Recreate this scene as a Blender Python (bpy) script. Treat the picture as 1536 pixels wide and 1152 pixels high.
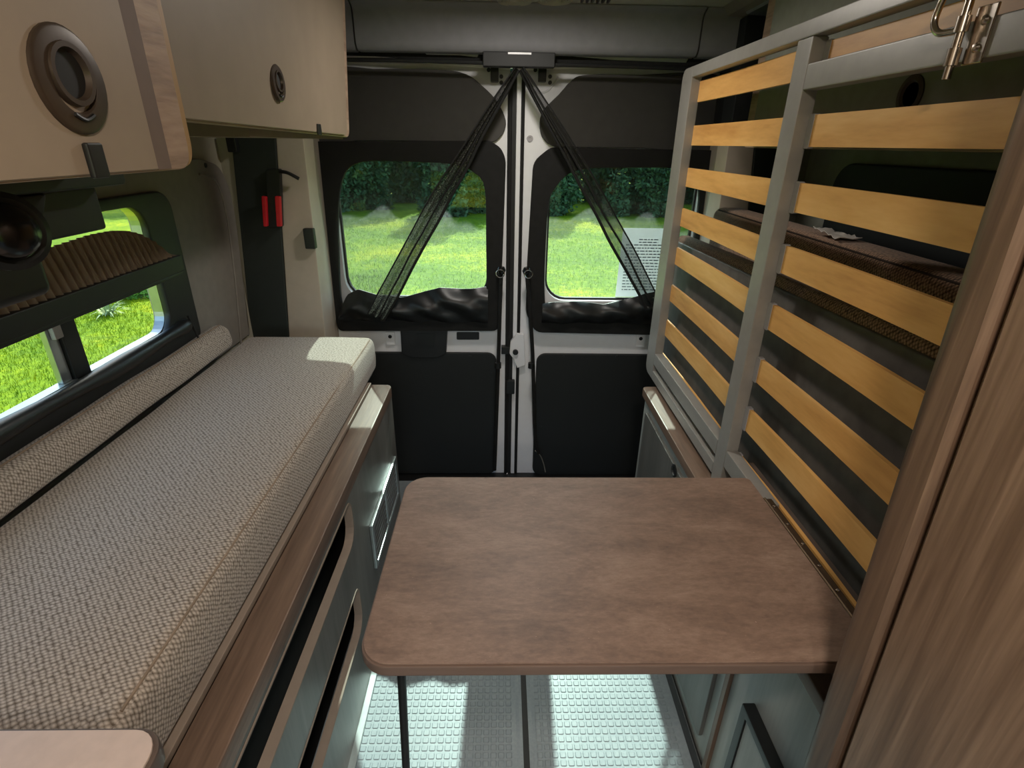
import bpy, bmesh, math, random
import numpy as np
from mathutils import Vector, Matrix, noise
random.seed(4)
rng = np.random.default_rng(7)
for o in list(bpy.data.objects):
    bpy.data.objects.remove(o, do_unlink=True)
scene = bpy.context.scene
COL = scene.collection

# ------------------------------------------------------------------ camera
CAM = Vector((0, 0, 1.48)); FPX = 798.6
AX_R = Vector((0.99973123, -0.01780783, 0.01484424))
AX_D = Vector((0.00618511, -0.41221370, -0.91106619))
AX_F = Vector((0.02234311, 0.91091314, -0.41199277))
cd = bpy.data.cameras.new('camera'); cam = bpy.data.objects.new('camera', cd); COL.objects.link(cam)
cd.sensor_width = 36; cd.lens = FPX / 1536 * 36; cd.clip_start = 0.02; cd.clip_end = 300
M = Matrix.Identity(4)
for i in range(3):
    M[i][0] = AX_R[i]; M[i][1] = -AX_D[i]; M[i][2] = -AX_F[i]; M[i][3] = CAM[i]
cam.matrix_world = M
scene.camera = cam

# ------------------------------------------------------------------ world, sun, exposure
w = bpy.data.worlds.new('world'); scene.world = w; w.use_nodes = True
nt = w.node_tree; nt.nodes.clear()
sky = nt.nodes.new('ShaderNodeTexSky'); sky.sky_type = 'NISHITA'; sky.sun_disc = False
sky.sun_elevation = math.radians(41); sky.sun_rotation = math.radians(-2); sky.air_density = 1.2; sky.dust_density = 2.0
bgn = nt.nodes.new('ShaderNodeBackground'); bgn.inputs[1].default_value = 0.6
won = nt.nodes.new('ShaderNodeOutputWorld')
nt.links.new(sky.outputs[0], bgn.inputs[0]); nt.links.new(bgn.outputs[0], won.inputs[0])
sd = bpy.data.lights.new('sun', 'SUN'); sd.energy = 11.5; sd.angle = math.radians(0.6); sd.color = (1.0, 0.96, 0.9)
sun = bpy.data.objects.new('sun', sd); COL.objects.link(sun)
sun.rotation_euler = Vector((-0.03, -1.0, -0.87)).to_track_quat('-Z', 'Y').to_euler(); sun.location = (0, 10, 12)
vs = scene.view_settings
scene.display_settings.display_device = 'sRGB'
vs.view_transform = 'Standard'; vs.look = 'None'; vs.gamma = 1; vs.use_curve_mapping = False; vs.exposure = 0.0

# ------------------------------------------------------------------ helpers
def ray(u, v): return AX_F + AX_R * ((u - 768) / FPX) + AX_D * ((v - 576) / FPX)
def px(u, v, x): r = ray(u, v); return CAM + r * ((x - CAM.x) / r.x)
def py(u, v, y): r = ray(u, v); return CAM + r * ((y - CAM.y) / r.y)
def pz(u, v, z): r = ray(u, v); return CAM + r * ((z - CAM.z) / r.z)

def srgb(*c):
    return tuple((x / 255 / 12.92) if x / 255 <= 0.04045 else ((x / 255 + 0.055) / 1.055) ** 2.4 for x in c)

WLOC = {}
def finish(name, bm, mat, parent=None, smooth=False, centre=True):
    bmesh.ops.remove_doubles(bm, verts=bm.verts, dist=1e-6)
    bmesh.ops.recalc_face_normals(bm, faces=bm.faces)
    me = bpy.data.meshes.new(name)
    co = [v.co for v in bm.verts]
    c = Vector((0, 0, 0))
    if co and centre:
        c = Vector(((min(v.x for v in co) + max(v.x for v in co)) / 2, (min(v.y for v in co) + max(v.y for v in co)) / 2, min(v.z for v in co)))
        bmesh.ops.translate(bm, verts=bm.verts, vec=-c)
    bm.to_mesh(me); bm.free()
    if mat: me.materials.append(mat)
    if smooth:
        me.polygons.foreach_set('use_smooth', [True] * len(me.polygons))
        try: me.set_sharp_from_angle(angle=math.radians(38))
        except Exception: pass
    o = bpy.data.objects.new(name, me); COL.objects.link(o)
    if smooth:
        wn = o.modifiers.new('weighted_normal', 'WEIGHTED_NORMAL'); wn.keep_sharp = True
    WLOC[o] = c
    if parent is not None:
        o.parent = parent; o.location = c - WLOC[parent]
    else:
        o.location = c
    return o

def tag(o, label=None, cat=None, group=None, kind=None):
    if label: o['label'] = label
    if cat: o['category'] = cat
    if group: o['group'] = group
    if kind: o['kind'] = kind
    return o

def thing(name, label, cat, loc, group=None):
    o = bpy.data.objects.new(name, None); COL.objects.link(o); o.location = loc; o.empty_display_size = 0.05
    WLOC[o] = Vector(loc); return tag(o, label, cat, group)

def copy_obj(o, parent=None, delta=Vector((0, 0, 0)), name=None):
    c = o.copy(); COL.objects.link(c)
    WLOC[c] = WLOC[o] + delta
    if parent is not None:
        c.parent = parent; c.matrix_parent_inverse = Matrix.Identity(4); c.location = WLOC[c] - WLOC[parent]
    else: c.location = WLOC[c]
    return c

def box(bm, x0, x1, y0, y1, z0, z1, bev=0, seg=2):
    b2 = bmesh.new() if bev else bm
    vs_ = [b2.verts.new((x, y, z)) for x in (x0, x1) for y in (y0, y1) for z in (z0, z1)]
    for f in ((0, 1, 3, 2), (4, 6, 7, 5), (0, 4, 5, 1), (2, 3, 7, 6), (0, 2, 6, 4), (1, 5, 7, 3)):
        b2.faces.new([vs_[i] for i in f])
    if bev:
        bmesh.ops.recalc_face_normals(b2, faces=b2.faces)
        bmesh.ops.bevel(b2, geom=b2.edges[:], offset=bev, segments=seg, affect='EDGES', profile=0.5)
        merge(bm, b2)
    return bm

def merge(bm, b2):
    m = {}
    for v in b2.verts: m[v] = bm.verts.new(v.co)
    for f in b2.faces:
        try: bm.faces.new([m[v] for v in f.verts])
        except ValueError: pass
    b2.free()

def bmbox(*a, **k): return box(bmesh.new(), *a, **k)

def tube(bm, pts, r, n=10, caps=True):
    pts = [Vector(p) for p in pts]
    rs = r if isinstance(r, (list, tuple)) else [r] * len(pts)
    rings = []; up = None
    for i, p in enumerate(pts):
        t = (pts[min(i + 1, len(pts) - 1)] - pts[max(i - 1, 0)]).normalized()
        if up is None: up = t.orthogonal().normalized()
        up = (up - t * up.dot(t)); up = up.normalized() if up.length > 1e-6 else t.orthogonal().normalized()
        s = t.cross(up)
        rings.append([bm.verts.new(p + (up * math.cos(2 * math.pi * k / n) + s * math.sin(2 * math.pi * k / n)) * rs[i]) for k in range(n)])
    for a, b in zip(rings, rings[1:]):
        for k in range(n): bm.faces.new((a[k], a[(k + 1) % n], b[(k + 1) % n], b[k]))
    if caps:
        bm.faces.new(rings[0][::-1]); bm.faces.new(rings[-1])
    return bm

def bezier(pts, n=8):
    pts = [Vector(p) for p in pts]; out = []
    for i in range(len(pts) - 1):
        p0 = pts[max(i - 1, 0)]; p1 = pts[i]; p2 = pts[i + 1]; p3 = pts[min(i + 2, len(pts) - 1)]
        for k in range(n):
            t = k / n
            out.append(0.5 * ((2 * p1) + (p2 - p0) * t + (2 * p0 - 5 * p1 + 4 * p2 - p3) * t * t + (3 * p1 - p0 - 3 * p2 + p3) * t ** 3))
    out.append(pts[-1]); return out

def lathe(bm, prof, centre, axis, n=28):
    """prof: list of (radius, height along axis)."""
    axis = Vector(axis).normalized(); a = axis.orthogonal().normalized(); b = axis.cross(a); c = Vector(centre); rings = []
    for r, h in prof:
        if r < 1e-5: rings.append([bm.verts.new(c + axis * h)])
        else: rings.append([bm.verts.new(c + axis * h + (a * math.cos(2 * math.pi * k / n) + b * math.sin(2 * math.pi * k / n)) * r) for k in range(n)])
    for p, q in zip(rings, rings[1:]):
        for k in range(n):
            k2 = (k + 1) % n
            if len(p) == 1 and len(q) == 1: continue
            if len(p) == 1: bm.faces.new((p[0], q[k2], q[k]))
            elif len(q) == 1: bm.faces.new((p[k], p[k2], q[0]))
            else: bm.faces.new((p[k], p[k2], q[k2], q[k]))
    return bm

def rrect(a0, a1, b0, b1, r, n=6):
    rr = r if isinstance(r, (list, tuple)) else [r] * 4
    out = []
    for (ca, cb, q, ri) in ((a1, b1, 0, rr[0]), (a0, b1, 1, rr[1]), (a0, b0, 2, rr[2]), (a1, b0, 3, rr[3])):
        sa = -1 if ca == a1 else 1; sb = -1 if cb == b1 else 1
        for k in range(n + 1):
            t = math.radians(90 * q + 90 * k / n)
            out.append((ca + sa * ri + ri * math.cos(t), cb + sb * ri + ri * math.sin(t)))
    return out

def smooth_poly(pts, n=4):
    """closed Catmull-Rom through 2-D points"""
    out = []; N = len(pts)
    for i in range(N):
        p0, p1, p2, p3 = [Vector(pts[(i + d) % N]) for d in (-1, 0, 1, 2)]
        for k in range(n):
            t = k / n
            q = 0.5 * ((2 * p1) + (p2 - p0) * t + (2 * p0 - 5 * p1 + 4 * p2 - p3) * t * t + (3 * p1 - p0 - 3 * p2 + p3) * t ** 3)
            out.append((q[0], q[1]))
    return out

def round_poly(pts, r, n=5):
    out = []; N = len(pts)
    for i in range(N):
        p = Vector(pts[i]); a = Vector(pts[i - 1]) - p; b = Vector(pts[(i + 1) % N]) - p
        ri = r[i] if isinstance(r, (list, tuple)) else r
        if ri <= 0: out.append((p.x, p.y)); continue
        d = min(ri, a.length * 0.48, b.length * 0.48); A = p + a.normalized() * d; B = p + b.normalized() * d
        for k in range(n + 1):
            t = k / n; q = A * (1 - t) ** 2 + p * 2 * t * (1 - t) + B * t * t
            out.append((q.x, q.y))
    return out

def to3(axis, d, p):
    if axis == 'x': return Vector((d, p[0], p[1]))
    if axis == 'y': return Vector((p[0], d, p[1]))
    return Vector((p[0], p[1], d))

def plate(bm, axis, d0, d1, outer, holes=(), bev=0, seg=2):
    """flat plate with holes: 2-D outlines (the two axes other than `axis`), from depth d0 to d1"""
    b2 = bmesh.new(); edges = []
    for loop in [outer] + list(holes):
        vv = [b2.verts.new(to3(axis, d0, p)) for p in loop]
        for i in range(len(vv)): edges.append(b2.edges.new((vv[i], vv[(i + 1) % len(vv)])))
    if holes: bmesh.ops.triangle_fill(b2, use_beauty=True, use_dissolve=False, edges=edges)
    else: b2.faces.new([v for v in b2.verts])
    fs = b2.faces[:]
    g = bmesh.ops.extrude_face_region(b2, geom=fs)
    nv = [e for e in g['geom'] if isinstance(e, bmesh.types.BMVert)]
    bmesh.ops.translate(b2, verts=nv, vec=to3(axis, d1 - d0, (0, 0)))
    bmesh.ops.recalc_face_normals(b2, faces=b2.faces)
    if bev:
        es = [e for e in b2.edges if len(e.link_faces) == 2 and e.calc_face_angle(0) > 1.0]
        bmesh.ops.bevel(b2, geom=es, offset=bev, segments=seg, affect='EDGES', profile=0.5)
    merge(bm, b2); return bm

def soft_box(x0, x1, y0, y1, z0, z1, r, n=(8, 30, 6), disp=None):
    """rounded, padded box on a grid (cushions)"""
    def axis(a, b, k):
        e = [r * t for t in (0, 0.2, 0.45, 0.72, 1.0)]
        mid = [a + r + (b - a - 2 * r) * i / k for i in range(1, k)]
        return [a + t for t in e] + mid + [b - t for t in reversed(e)]
    X, Y, Z = axis(x0, x1, n[0]), axis(y0, y1, n[1]), axis(z0, z1, n[2])
    bm = bmesh.new(); D = {}
    def V(i, j, k):
        key = (i, j, k)
        if key not in D:
            p = Vector((X[i], Y[j], Z[k]))
            c = Vector((min(max(p.x, x0 + r), x1 - r), min(max(p.y, y0 + r), y1 - r), min(max(p.z, z0 + r), z1 - r)))
            dd = p - c
            if dd.length > 1e-9: p = c + dd.normalized() * r
            if disp: p = p + disp(p)
            D[key] = bm.verts.new(p)
        return D[key]
    nx, ny, nz = len(X) - 1, len(Y) - 1, len(Z) - 1
    for i in range(nx):
        for j in range(ny):
            for k in (0, nz): bm.faces.new((V(i, j, k), V(i + 1, j, k), V(i + 1, j + 1, k), V(i, j + 1, k)))
    for i in range(nx):
        for k in range(nz):
            for j in (0, ny): bm.faces.new((V(i, j, k), V(i + 1, j, k), V(i + 1, j, k + 1), V(i, j, k + 1)))
    for j in range(ny):
        for k in range(nz):
            for i in (0, nx): bm.faces.new((V(i, j, k), V(i, j + 1, k), V(i, j + 1, k + 1), V(i, j, k + 1)))
    return bm

def grid_surface(fn, nu, nv):
    bm = bmesh.new(); vv = [[bm.verts.new(fn(i / nu, j / nv)) for j in range(nv + 1)] for i in range(nu + 1)]
    for i in range(nu):
        for j in range(nv): bm.faces.new((vv[i][j], vv[i + 1][j], vv[i + 1][j + 1], vv[i][j + 1]))
    return bm

# ------------------------------------------------------------------ materials
def base_mat(name, rough=0.6, metal=0.0, spec=0.5):
    m = bpy.data.materials.new(name); m.use_nodes = True; t = m.node_tree; b = t.nodes['Principled BSDF']
    b.inputs['Roughness'].default_value = rough; b.inputs['Metallic'].default_value = metal
    b.inputs['Specular IOR Level'].default_value = spec
    return m, t, b

def coords(t, scale=(1, 1, 1), rand=0.0, rot=(0, 0, 0)):
    tc = t.nodes.new('ShaderNodeTexCoord'); mp = t.nodes.new('ShaderNodeMapping')
    mp.inputs['Scale'].default_value = scale; mp.inputs['Rotation'].default_value = rot
    src = tc.outputs['Object']
    if rand:
        oi = t.nodes.new('ShaderNodeObjectInfo'); vm = t.nodes.new('ShaderNodeVectorMath'); vm.operation = 'SCALE'
        cx = t.nodes.new('ShaderNodeCombineXYZ')
        for i in range(3): t.links.new(oi.outputs['Random'], cx.inputs[i])
        t.links.new(cx.outputs[0], vm.inputs[0]); vm.inputs['Scale'].default_value = rand
        va = t.nodes.new('ShaderNodeVectorMath'); va.operation = 'ADD'
        t.links.new(src, va.inputs[0]); t.links.new(vm.outputs[0], va.inputs[1]); src = va.outputs[0]
    t.links.new(src, mp.inputs['Vector']); return mp.outputs['Vector']

def noise_n(t, vec, scale, detail=4, rough=0.55, dist=0):
    n = t.nodes.new('ShaderNodeTexNoise'); n.inputs['Scale'].default_value = scale; n.inputs['Detail'].default_value = detail
    n.inputs['Roughness'].default_value = rough; n.inputs['Distortion'].default_value = dist
    if vec is not None: t.links.new(vec, n.inputs['Vector'])
    return n

def ramp(t, fac, stops):
    r = t.nodes.new('ShaderNodeValToRGB'); e = r.color_ramp.elements
    while len(e) < len(stops): e.new(0.5)
    for el, (p, c) in zip(e, stops): el.position = p; el.color = (*c, 1)
    t.links.new(fac, r.inputs[0]); return r.outputs[0]

def bump(t, b, h, strength=0.2, dist=0.002):
    n = t.nodes.new('ShaderNodeBump'); n.inputs['Strength'].default_value = strength; n.inputs['Distance'].default_value = dist
    t.links.new(h, n.inputs['Height']); t.links.new(n.outputs[0], b.inputs['Normal'])

def mix_col(t, fac, a, b, mode='MIX'):
    m = t.nodes.new('ShaderNodeMix'); m.data_type = 'RGBA'; m.blend_type = mode
    if isinstance(fac, (int, float)): m.inputs[0].default_value = fac
    else: t.links.new(fac, m.inputs[0])
    for s, v in ((6, a), (7, b)):
        if isinstance(v, tuple): m.inputs[s].default_value = (*v, 1)
        else: t.links.new(v, m.inputs[s])
    return m.outputs[2]

def mat_plain(name, col, rough=0.6, metal=0.0, var=0.12, vscale=30, bmp=0.0, bscale=400, spec=0.5):
    m, t, b = base_mat(name, rough, metal, spec)
    v = coords(t); n = noise_n(t, v, vscale)
    lo = tuple(c * (1 - var) for c in col); hi = tuple(min(1, c * (1 + var)) for c in col)
    t.links.new(ramp(t, n.outputs[0], [(0.3, lo), (0.7, hi)]), b.inputs['Base Color'])
    if bmp:
        n2 = noise_n(t, v, bscale, 3); bump(t, b, n2.outputs[0], bmp, 0.001)
    return m

def mat_wood(name, cols, axis='y', stretch=14, scale=5, rough=0.5, bmp=0.15, rings=0.0, rand=0.0, fine=90):
    m, t, b = base_mat(name, rough)
    s = {'x': (1 / stretch, 1, 1), 'y': (1, 1 / stretch, 1), 'z': (1, 1, 1 / stretch)}[axis]
    v = coords(t, s, rand)
    n = noise_n(t, v, scale, 6, 0.6, 0.6); f = noise_n(t, v, fine, 3, 0.6)
    mx = t.nodes.new('ShaderNodeMath'); mx.operation = 'MULTIPLY_ADD'; t.links.new(f.outputs[0], mx.inputs[0]); mx.inputs[1].default_value = 0.35
    t.links.new(n.outputs[0], mx.inputs[2])
    src = mx.outputs[0]
    if rings:
        sn = t.nodes.new('ShaderNodeMath'); sn.operation = 'SINE'; ml = t.nodes.new('ShaderNodeMath'); ml.operation = 'MULTIPLY'
        n3 = noise_n(t, v, scale * 0.6, 2, 0.5, 0.3); t.links.new(n3.outputs[0], ml.inputs[0]); ml.inputs[1].default_value = 60; t.links.new(ml.outputs[0], sn.inputs[0])
        ad = t.nodes.new('ShaderNodeMath'); ad.operation = 'MULTIPLY_ADD'; t.links.new(sn.outputs[0], ad.inputs[0]); ad.inputs[1].default_value = rings; t.links.new(src, ad.inputs[2]); src = ad.outputs[0]
    k = len(cols)
    t.links.new(ramp(t, src, [(0.42 + 0.5 * i / (k - 1), c) for i, c in enumerate(cols)]), b.inputs['Base Color'])
    bump(t, b, f.outputs[0], bmp, 0.001)
    return m

def mat_weave(name, lo, hi, plane='xy', cell=0.008, rough=0.9):
    """woven upholstery: two crossed sine threads, slightly irregular"""
    m, t, b = base_mat(name, rough, 0, 0.2)
    v = coords(t, (1, 1, 1)); n = noise_n(t, v, 60, 2)
    geo = t.nodes.new('ShaderNodeNewGeometry'); sn = t.nodes.new('ShaderNodeSeparateXYZ'); t.links.new(geo.outputs['True Normal'], sn.inputs[0])
    sp = t.nodes.new('ShaderNodeSeparateXYZ'); t.links.new(v, sp.inputs[0])
    def facing(axis):
        a = t.nodes.new('ShaderNodeMath'); a.operation = 'ABSOLUTE'; t.links.new(sn.outputs[axis], a.inputs[0])
        g = t.nodes.new('ShaderNodeMath'); g.operation = 'GREATER_THAN'; g.inputs[1].default_value = 0.70; t.links.new(a.outputs[0], g.inputs[0]); return g.outputs[0]
    def pick(fac, p0, p1):
        m_ = t.nodes.new('ShaderNodeMix'); t.links.new(fac, m_.inputs[0]); t.links.new(p0, m_.inputs[2]); t.links.new(p1, m_.inputs[3]); return m_.outputs[0]
    uu = pick(facing(1), sp.outputs[1], sp.outputs[0]); vv_ = pick(facing(2), sp.outputs[2], sp.outputs[0])
    cxy = t.nodes.new('ShaderNodeCombineXYZ'); t.links.new(uu, cxy.inputs[0]); t.links.new(vv_, cxy.inputs[1])
    vo = t.nodes.new('ShaderNodeTexVoronoi'); vo.voronoi_dimensions = '2D'; vo.inputs['Scale'].default_value = 1 / cell; vo.inputs['Randomness'].default_value = 0.32
    mpw = t.nodes.new('ShaderNodeMapping'); mpw.inputs['Scale'].default_value = (1.25, 0.9, 1); mpw.inputs['Rotation'].default_value = (0, 0, 0.6)
    t.links.new(cxy.outputs[0], mpw.inputs['Vector']); t.links.new(mpw.outputs[0], vo.inputs['Vector'])
    fn = noise_n(t, v, 420, 2)
    ad = t.nodes.new('ShaderNodeMath'); ad.operation = 'MULTIPLY_ADD'; t.links.new(fn.outputs[0], ad.inputs[0]); ad.inputs[1].default_value = 0.35; t.links.new(vo.outputs['Distance'], ad.inputs[2])
    t.links.new(ramp(t, ad.outputs[0], [(0.28, hi), (0.85, lo)]), b.inputs['Base Color'])
    iv = t.nodes.new('ShaderNodeMath'); iv.operation = 'SUBTRACT'; iv.inputs[0].default_value = 1; t.links.new(vo.outputs['Distance'], iv.inputs[1])
    bump(t, b, iv.outputs[0], 0.6, 0.0015)
    b.inputs['Sheen Weight'].default_value = 0.15
    return m

def mat_mesh(name, col, alpha, speck=None):
    """see-through netting: part of the light passes between the threads"""
    m = bpy.data.materials.new(name); m.use_nodes = True; t = m.node_tree; t.nodes.clear()
    o = t.nodes.new('ShaderNodeOutputMaterial'); mx = t.nodes.new('ShaderNodeMixShader'); tr = t.nodes.new('ShaderNodeBsdfTransparent')
    d = t.nodes.new('ShaderNodeBsdfDiffuse'); d.inputs[0].default_value = (*col, 1)
    tl = t.nodes.new('ShaderNodeBsdfTranslucent'); tl.inputs[0].default_value = (*col, 1)
    m2 = t.nodes.new('ShaderNodeMixShader'); m2.inputs[0].default_value = 0.35
    t.links.new(d.outputs[0], m2.inputs[1]); t.links.new(tl.outputs[0], m2.inputs[2])
    v = coords(t); n = noise_n(t, v, 40, 2)
    if speck:
        n9 = noise_n(t, v, 260, 3); cr = ramp(t, n9.outputs[0], [(0.42, col), (0.68, speck)]); t.links.new(cr, d.inputs[0]); t.links.new(cr, tl.inputs[0])
    mr = t.nodes.new('ShaderNodeMapRange'); mr.inputs[3].default_value = alpha - 0.05; mr.inputs[4].default_value = alpha + 0.05
    t.links.new(n.outputs[0], mr.inputs[0]); t.links.new(mr.outputs[0], mx.inputs[0])
    t.links.new(tr.outputs[0], mx.inputs[1]); t.links.new(m2.outputs[0], mx.inputs[2]); t.links.new(mx.outputs[0], o.inputs[0])
    return m

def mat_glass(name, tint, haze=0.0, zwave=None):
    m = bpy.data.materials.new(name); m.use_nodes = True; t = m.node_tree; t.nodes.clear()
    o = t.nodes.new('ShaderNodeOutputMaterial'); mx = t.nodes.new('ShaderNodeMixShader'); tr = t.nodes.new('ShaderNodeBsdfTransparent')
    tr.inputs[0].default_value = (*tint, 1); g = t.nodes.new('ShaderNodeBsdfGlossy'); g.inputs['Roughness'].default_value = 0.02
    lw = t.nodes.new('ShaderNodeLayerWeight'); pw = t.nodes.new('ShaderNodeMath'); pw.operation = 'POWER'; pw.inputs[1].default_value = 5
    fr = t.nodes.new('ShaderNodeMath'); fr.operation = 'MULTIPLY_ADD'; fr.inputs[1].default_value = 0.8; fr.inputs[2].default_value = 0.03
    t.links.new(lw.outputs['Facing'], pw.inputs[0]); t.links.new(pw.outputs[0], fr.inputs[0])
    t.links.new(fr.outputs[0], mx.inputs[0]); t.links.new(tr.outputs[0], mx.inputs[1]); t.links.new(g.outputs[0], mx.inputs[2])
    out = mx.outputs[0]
    if haze:   # pale translucent haze mixed in below a wavy edge
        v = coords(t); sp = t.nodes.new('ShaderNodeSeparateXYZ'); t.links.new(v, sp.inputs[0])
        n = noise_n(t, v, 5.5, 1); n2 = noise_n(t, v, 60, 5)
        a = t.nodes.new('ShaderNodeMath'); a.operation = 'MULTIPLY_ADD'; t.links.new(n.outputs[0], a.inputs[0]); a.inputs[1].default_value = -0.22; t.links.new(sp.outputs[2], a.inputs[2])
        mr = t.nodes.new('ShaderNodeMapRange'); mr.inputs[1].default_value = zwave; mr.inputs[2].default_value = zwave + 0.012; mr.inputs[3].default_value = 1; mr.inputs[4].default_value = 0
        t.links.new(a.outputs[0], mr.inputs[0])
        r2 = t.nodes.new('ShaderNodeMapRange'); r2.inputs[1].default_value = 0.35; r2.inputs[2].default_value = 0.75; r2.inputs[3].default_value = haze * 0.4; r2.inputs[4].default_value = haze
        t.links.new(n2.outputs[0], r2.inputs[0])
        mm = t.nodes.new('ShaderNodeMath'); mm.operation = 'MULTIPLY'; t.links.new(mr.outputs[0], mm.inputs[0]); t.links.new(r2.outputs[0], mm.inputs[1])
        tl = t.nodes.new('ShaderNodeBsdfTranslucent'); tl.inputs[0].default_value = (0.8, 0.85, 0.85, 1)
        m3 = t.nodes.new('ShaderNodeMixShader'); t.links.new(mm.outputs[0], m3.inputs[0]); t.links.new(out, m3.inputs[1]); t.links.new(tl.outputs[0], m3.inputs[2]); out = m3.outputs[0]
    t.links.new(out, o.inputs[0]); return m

def mat_emit(name, col, strength):
    m = bpy.data.materials.new(name); m.use_nodes = True; t = m.node_tree; t.nodes.clear()
    o = t.nodes.new('ShaderNodeOutputMaterial'); e = t.nodes.new('ShaderNodeEmission'); e.inputs[0].default_value = (*col, 1); e.inputs[1].default_value = strength
    t.links.new(e.outputs[0], o.inputs[0]); return m

def mat_table():
    m, t, b = base_mat('table_laminate', 0.5)
    v = coords(t, (0.55, 1.5, 1)); a = noise_n(t, v, 8, 8, 0.78, 0.3); c = noise_n(t, v, 110, 5, 0.8); d = noise_n(t, coords(t), 240, 2)
    ad = t.nodes.new('ShaderNodeMath'); ad.operation = 'MULTIPLY_ADD'; t.links.new(c.outputs[0], ad.inputs[0]); ad.inputs[1].default_value = 0.45; t.links.new(a.outputs[0], ad.inputs[2])
    col = ramp(t, ad.outputs[0], [(0.5, srgb(94, 76, 66)), (0.72, srgb(126, 102, 88)), (0.95, srgb(152, 128, 112))])
    sp = ramp(t, d.outputs[0], [(0.74, (0, 0, 0)), (0.8, (1, 1, 1))])
    t.links.new(mix_col(t, sp, col, srgb(172, 146, 128)), b.inputs['Base Color'])
    bump(t, b, c.outputs[0], 0.12, 0.001); return m

def mat_floor():
    m, t, b = base_mat('floor_vinyl', 0.42)
    v = coords(t); n = noise_n(t, v, 6, 5); n2 = noise_n(t, v, 120, 3)
    c = ramp(t, n.outputs[0], [(0.3, srgb(126, 136, 142)), (0.7, srgb(146, 156, 160))])
    t.links.new(mix_col(t, ramp(t, n2.outputs[0], [(0.35, (0, 0, 0)), (0.7, (0.35, 0.35, 0.35))]), c, srgb(104, 116, 124)), b.inputs['Base Color'])
    return m

def mat_grass():
    m, t, b = base_mat('lawn', 0.9, 0, 0.1)
    v = coords(t); n = noise_n(t, v, 0.35, 5, 0.6); n2 = noise_n(t, v, 14, 4)
    ad = t.nodes.new('ShaderNodeMath'); ad.operation = 'MULTIPLY_ADD'; t.links.new(n2.outputs[0], ad.inputs[0]); ad.inputs[1].default_value = 0.5; t.links.new(n.outputs[0], ad.inputs[2])
    t.links.new(ramp(t, ad.outputs[0], [(0.5, srgb(54, 90, 12)), (0.75, srgb(104, 130, 14)), (0.98, srgb(176, 172, 20))]), b.inputs['Base Color'])
    bump(t, b, n2.outputs[0], 0.6, 0.03); return m

def mat_leaf(name, c1, c2, c3):
    m, t, b = base_mat(name, 0.75, 0, 0.08)
    v = coords(t, rand=3.0); n = noise_n(t, v, 3.5, 4)
    t.links.new(ramp(t, n.outputs[0], [(0.3, c1), (0.55, c2), (0.8, c3)]), b.inputs['Base Color'])
    b.inputs['Transmission Weight'].default_value = 0.0
    return m

MT = {}
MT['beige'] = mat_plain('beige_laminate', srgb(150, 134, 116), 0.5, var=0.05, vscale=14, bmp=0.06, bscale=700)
MT['edge_wood'] = mat_wood('edge_wood', [srgb(112, 90, 76), srgb(164, 138, 118), srgb(186, 162, 140)], 'y', 8, 26, 0.55, 0.3, fine=160)
MT['edge_gold'] = mat_wood('edge_gold', [srgb(150, 116, 70), srgb(182, 146, 96)], 'z', 10, 20, 0.5)
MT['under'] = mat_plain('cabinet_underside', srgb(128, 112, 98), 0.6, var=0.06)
MT['stile_dark'] = mat_plain('stile_dark', srgb(112, 94, 84), 0.6, var=0.06)
MT['walnut'] = mat_wood('walnut', [srgb(66, 50, 40), srgb(112, 89, 72), srgb(150, 124, 103)], 'z', 24, 18, 0.45, 0.25, fine=170)
MT['walnut_y'] = mat_wood('walnut_y', [srgb(80, 62, 50), srgb(112, 90, 75), srgb(142, 116, 97)], 'y', 16, 14, 0.45, 0.2, fine=150)
MT['grey_face'] = mat_wood('grey_face', [srgb(78, 77, 73), srgb(97, 95, 90), srgb(116, 113, 107)], 'z', 14, 10, 0.4, 0.1, fine=120)
MT['pale_face'] = mat_wood('pale_face', [srgb(148, 150, 146), srgb(166, 168, 162), srgb(182, 182, 176)], 'z', 14, 10, 0.5, 0.1, fine=120)
MT['taupe'] = mat_plain('taupe_strip', srgb(140, 124, 110), 0.6, var=0.05)
MT['counter'] = mat_plain('counter_laminate', srgb(206, 184, 172), 0.55, var=0.05, vscale=60, bmp=0.08, bscale=500)
MT['counter_edge'] = mat_plain('counter_edge', srgb(92, 78, 70), 0.5, var=0.1)
MT['table'] = mat_table()
MT['table_edge'] = mat_wood('table_edge', [srgb(100, 82, 72), srgb(126, 104, 92)], 'x', 12, 20, 0.5, 0.1)
MT['weave'] = mat_weave('taupe_weave', srgb(100, 89, 78), srgb(196, 184, 172), cell=0.0068)
MT['weave_brown'] = mat_weave('brown_weave', srgb(52, 40, 32), srgb(172, 138, 112), cell=0.0068)
MT['seam'] = mat_plain('seam_thread', srgb(140, 122, 104), 0.9, var=0.2)
MT['seam_dark'] = mat_plain('seam_thread_dark', srgb(52, 40, 32), 0.9, var=0.2)
MT['backing'] = mat_plain('dark_backing', srgb(94, 91, 86), 0.55, var=0.2, vscale=25, bmp=0.2, bscale=350)
MT['frame'] = mat_plain('grey_powder_coat', srgb(150, 146, 140), 0.38, 0.15, var=0.05, vscale=40, bmp=0.08, bscale=900)
MT['slat'] = mat_wood('birch', [srgb(196, 140, 74), srgb(222, 168, 96), srgb(236, 188, 118)], 'y', 7, 9, 0.45, 0.08, rings=0.05, rand=5.0, fine=110)
MT['slat_cap'] = mat_plain('slat_cap', srgb(170, 166, 168), 0.5, var=0.05)
MT['steel'] = mat_plain('bright_steel', srgb(200, 190, 178), 0.22, 1.0, var=0.05)
MT['bronze'] = mat_plain('bronze_hinge', srgb(110, 92, 74), 0.35, 0.9, var=0.1)
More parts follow.
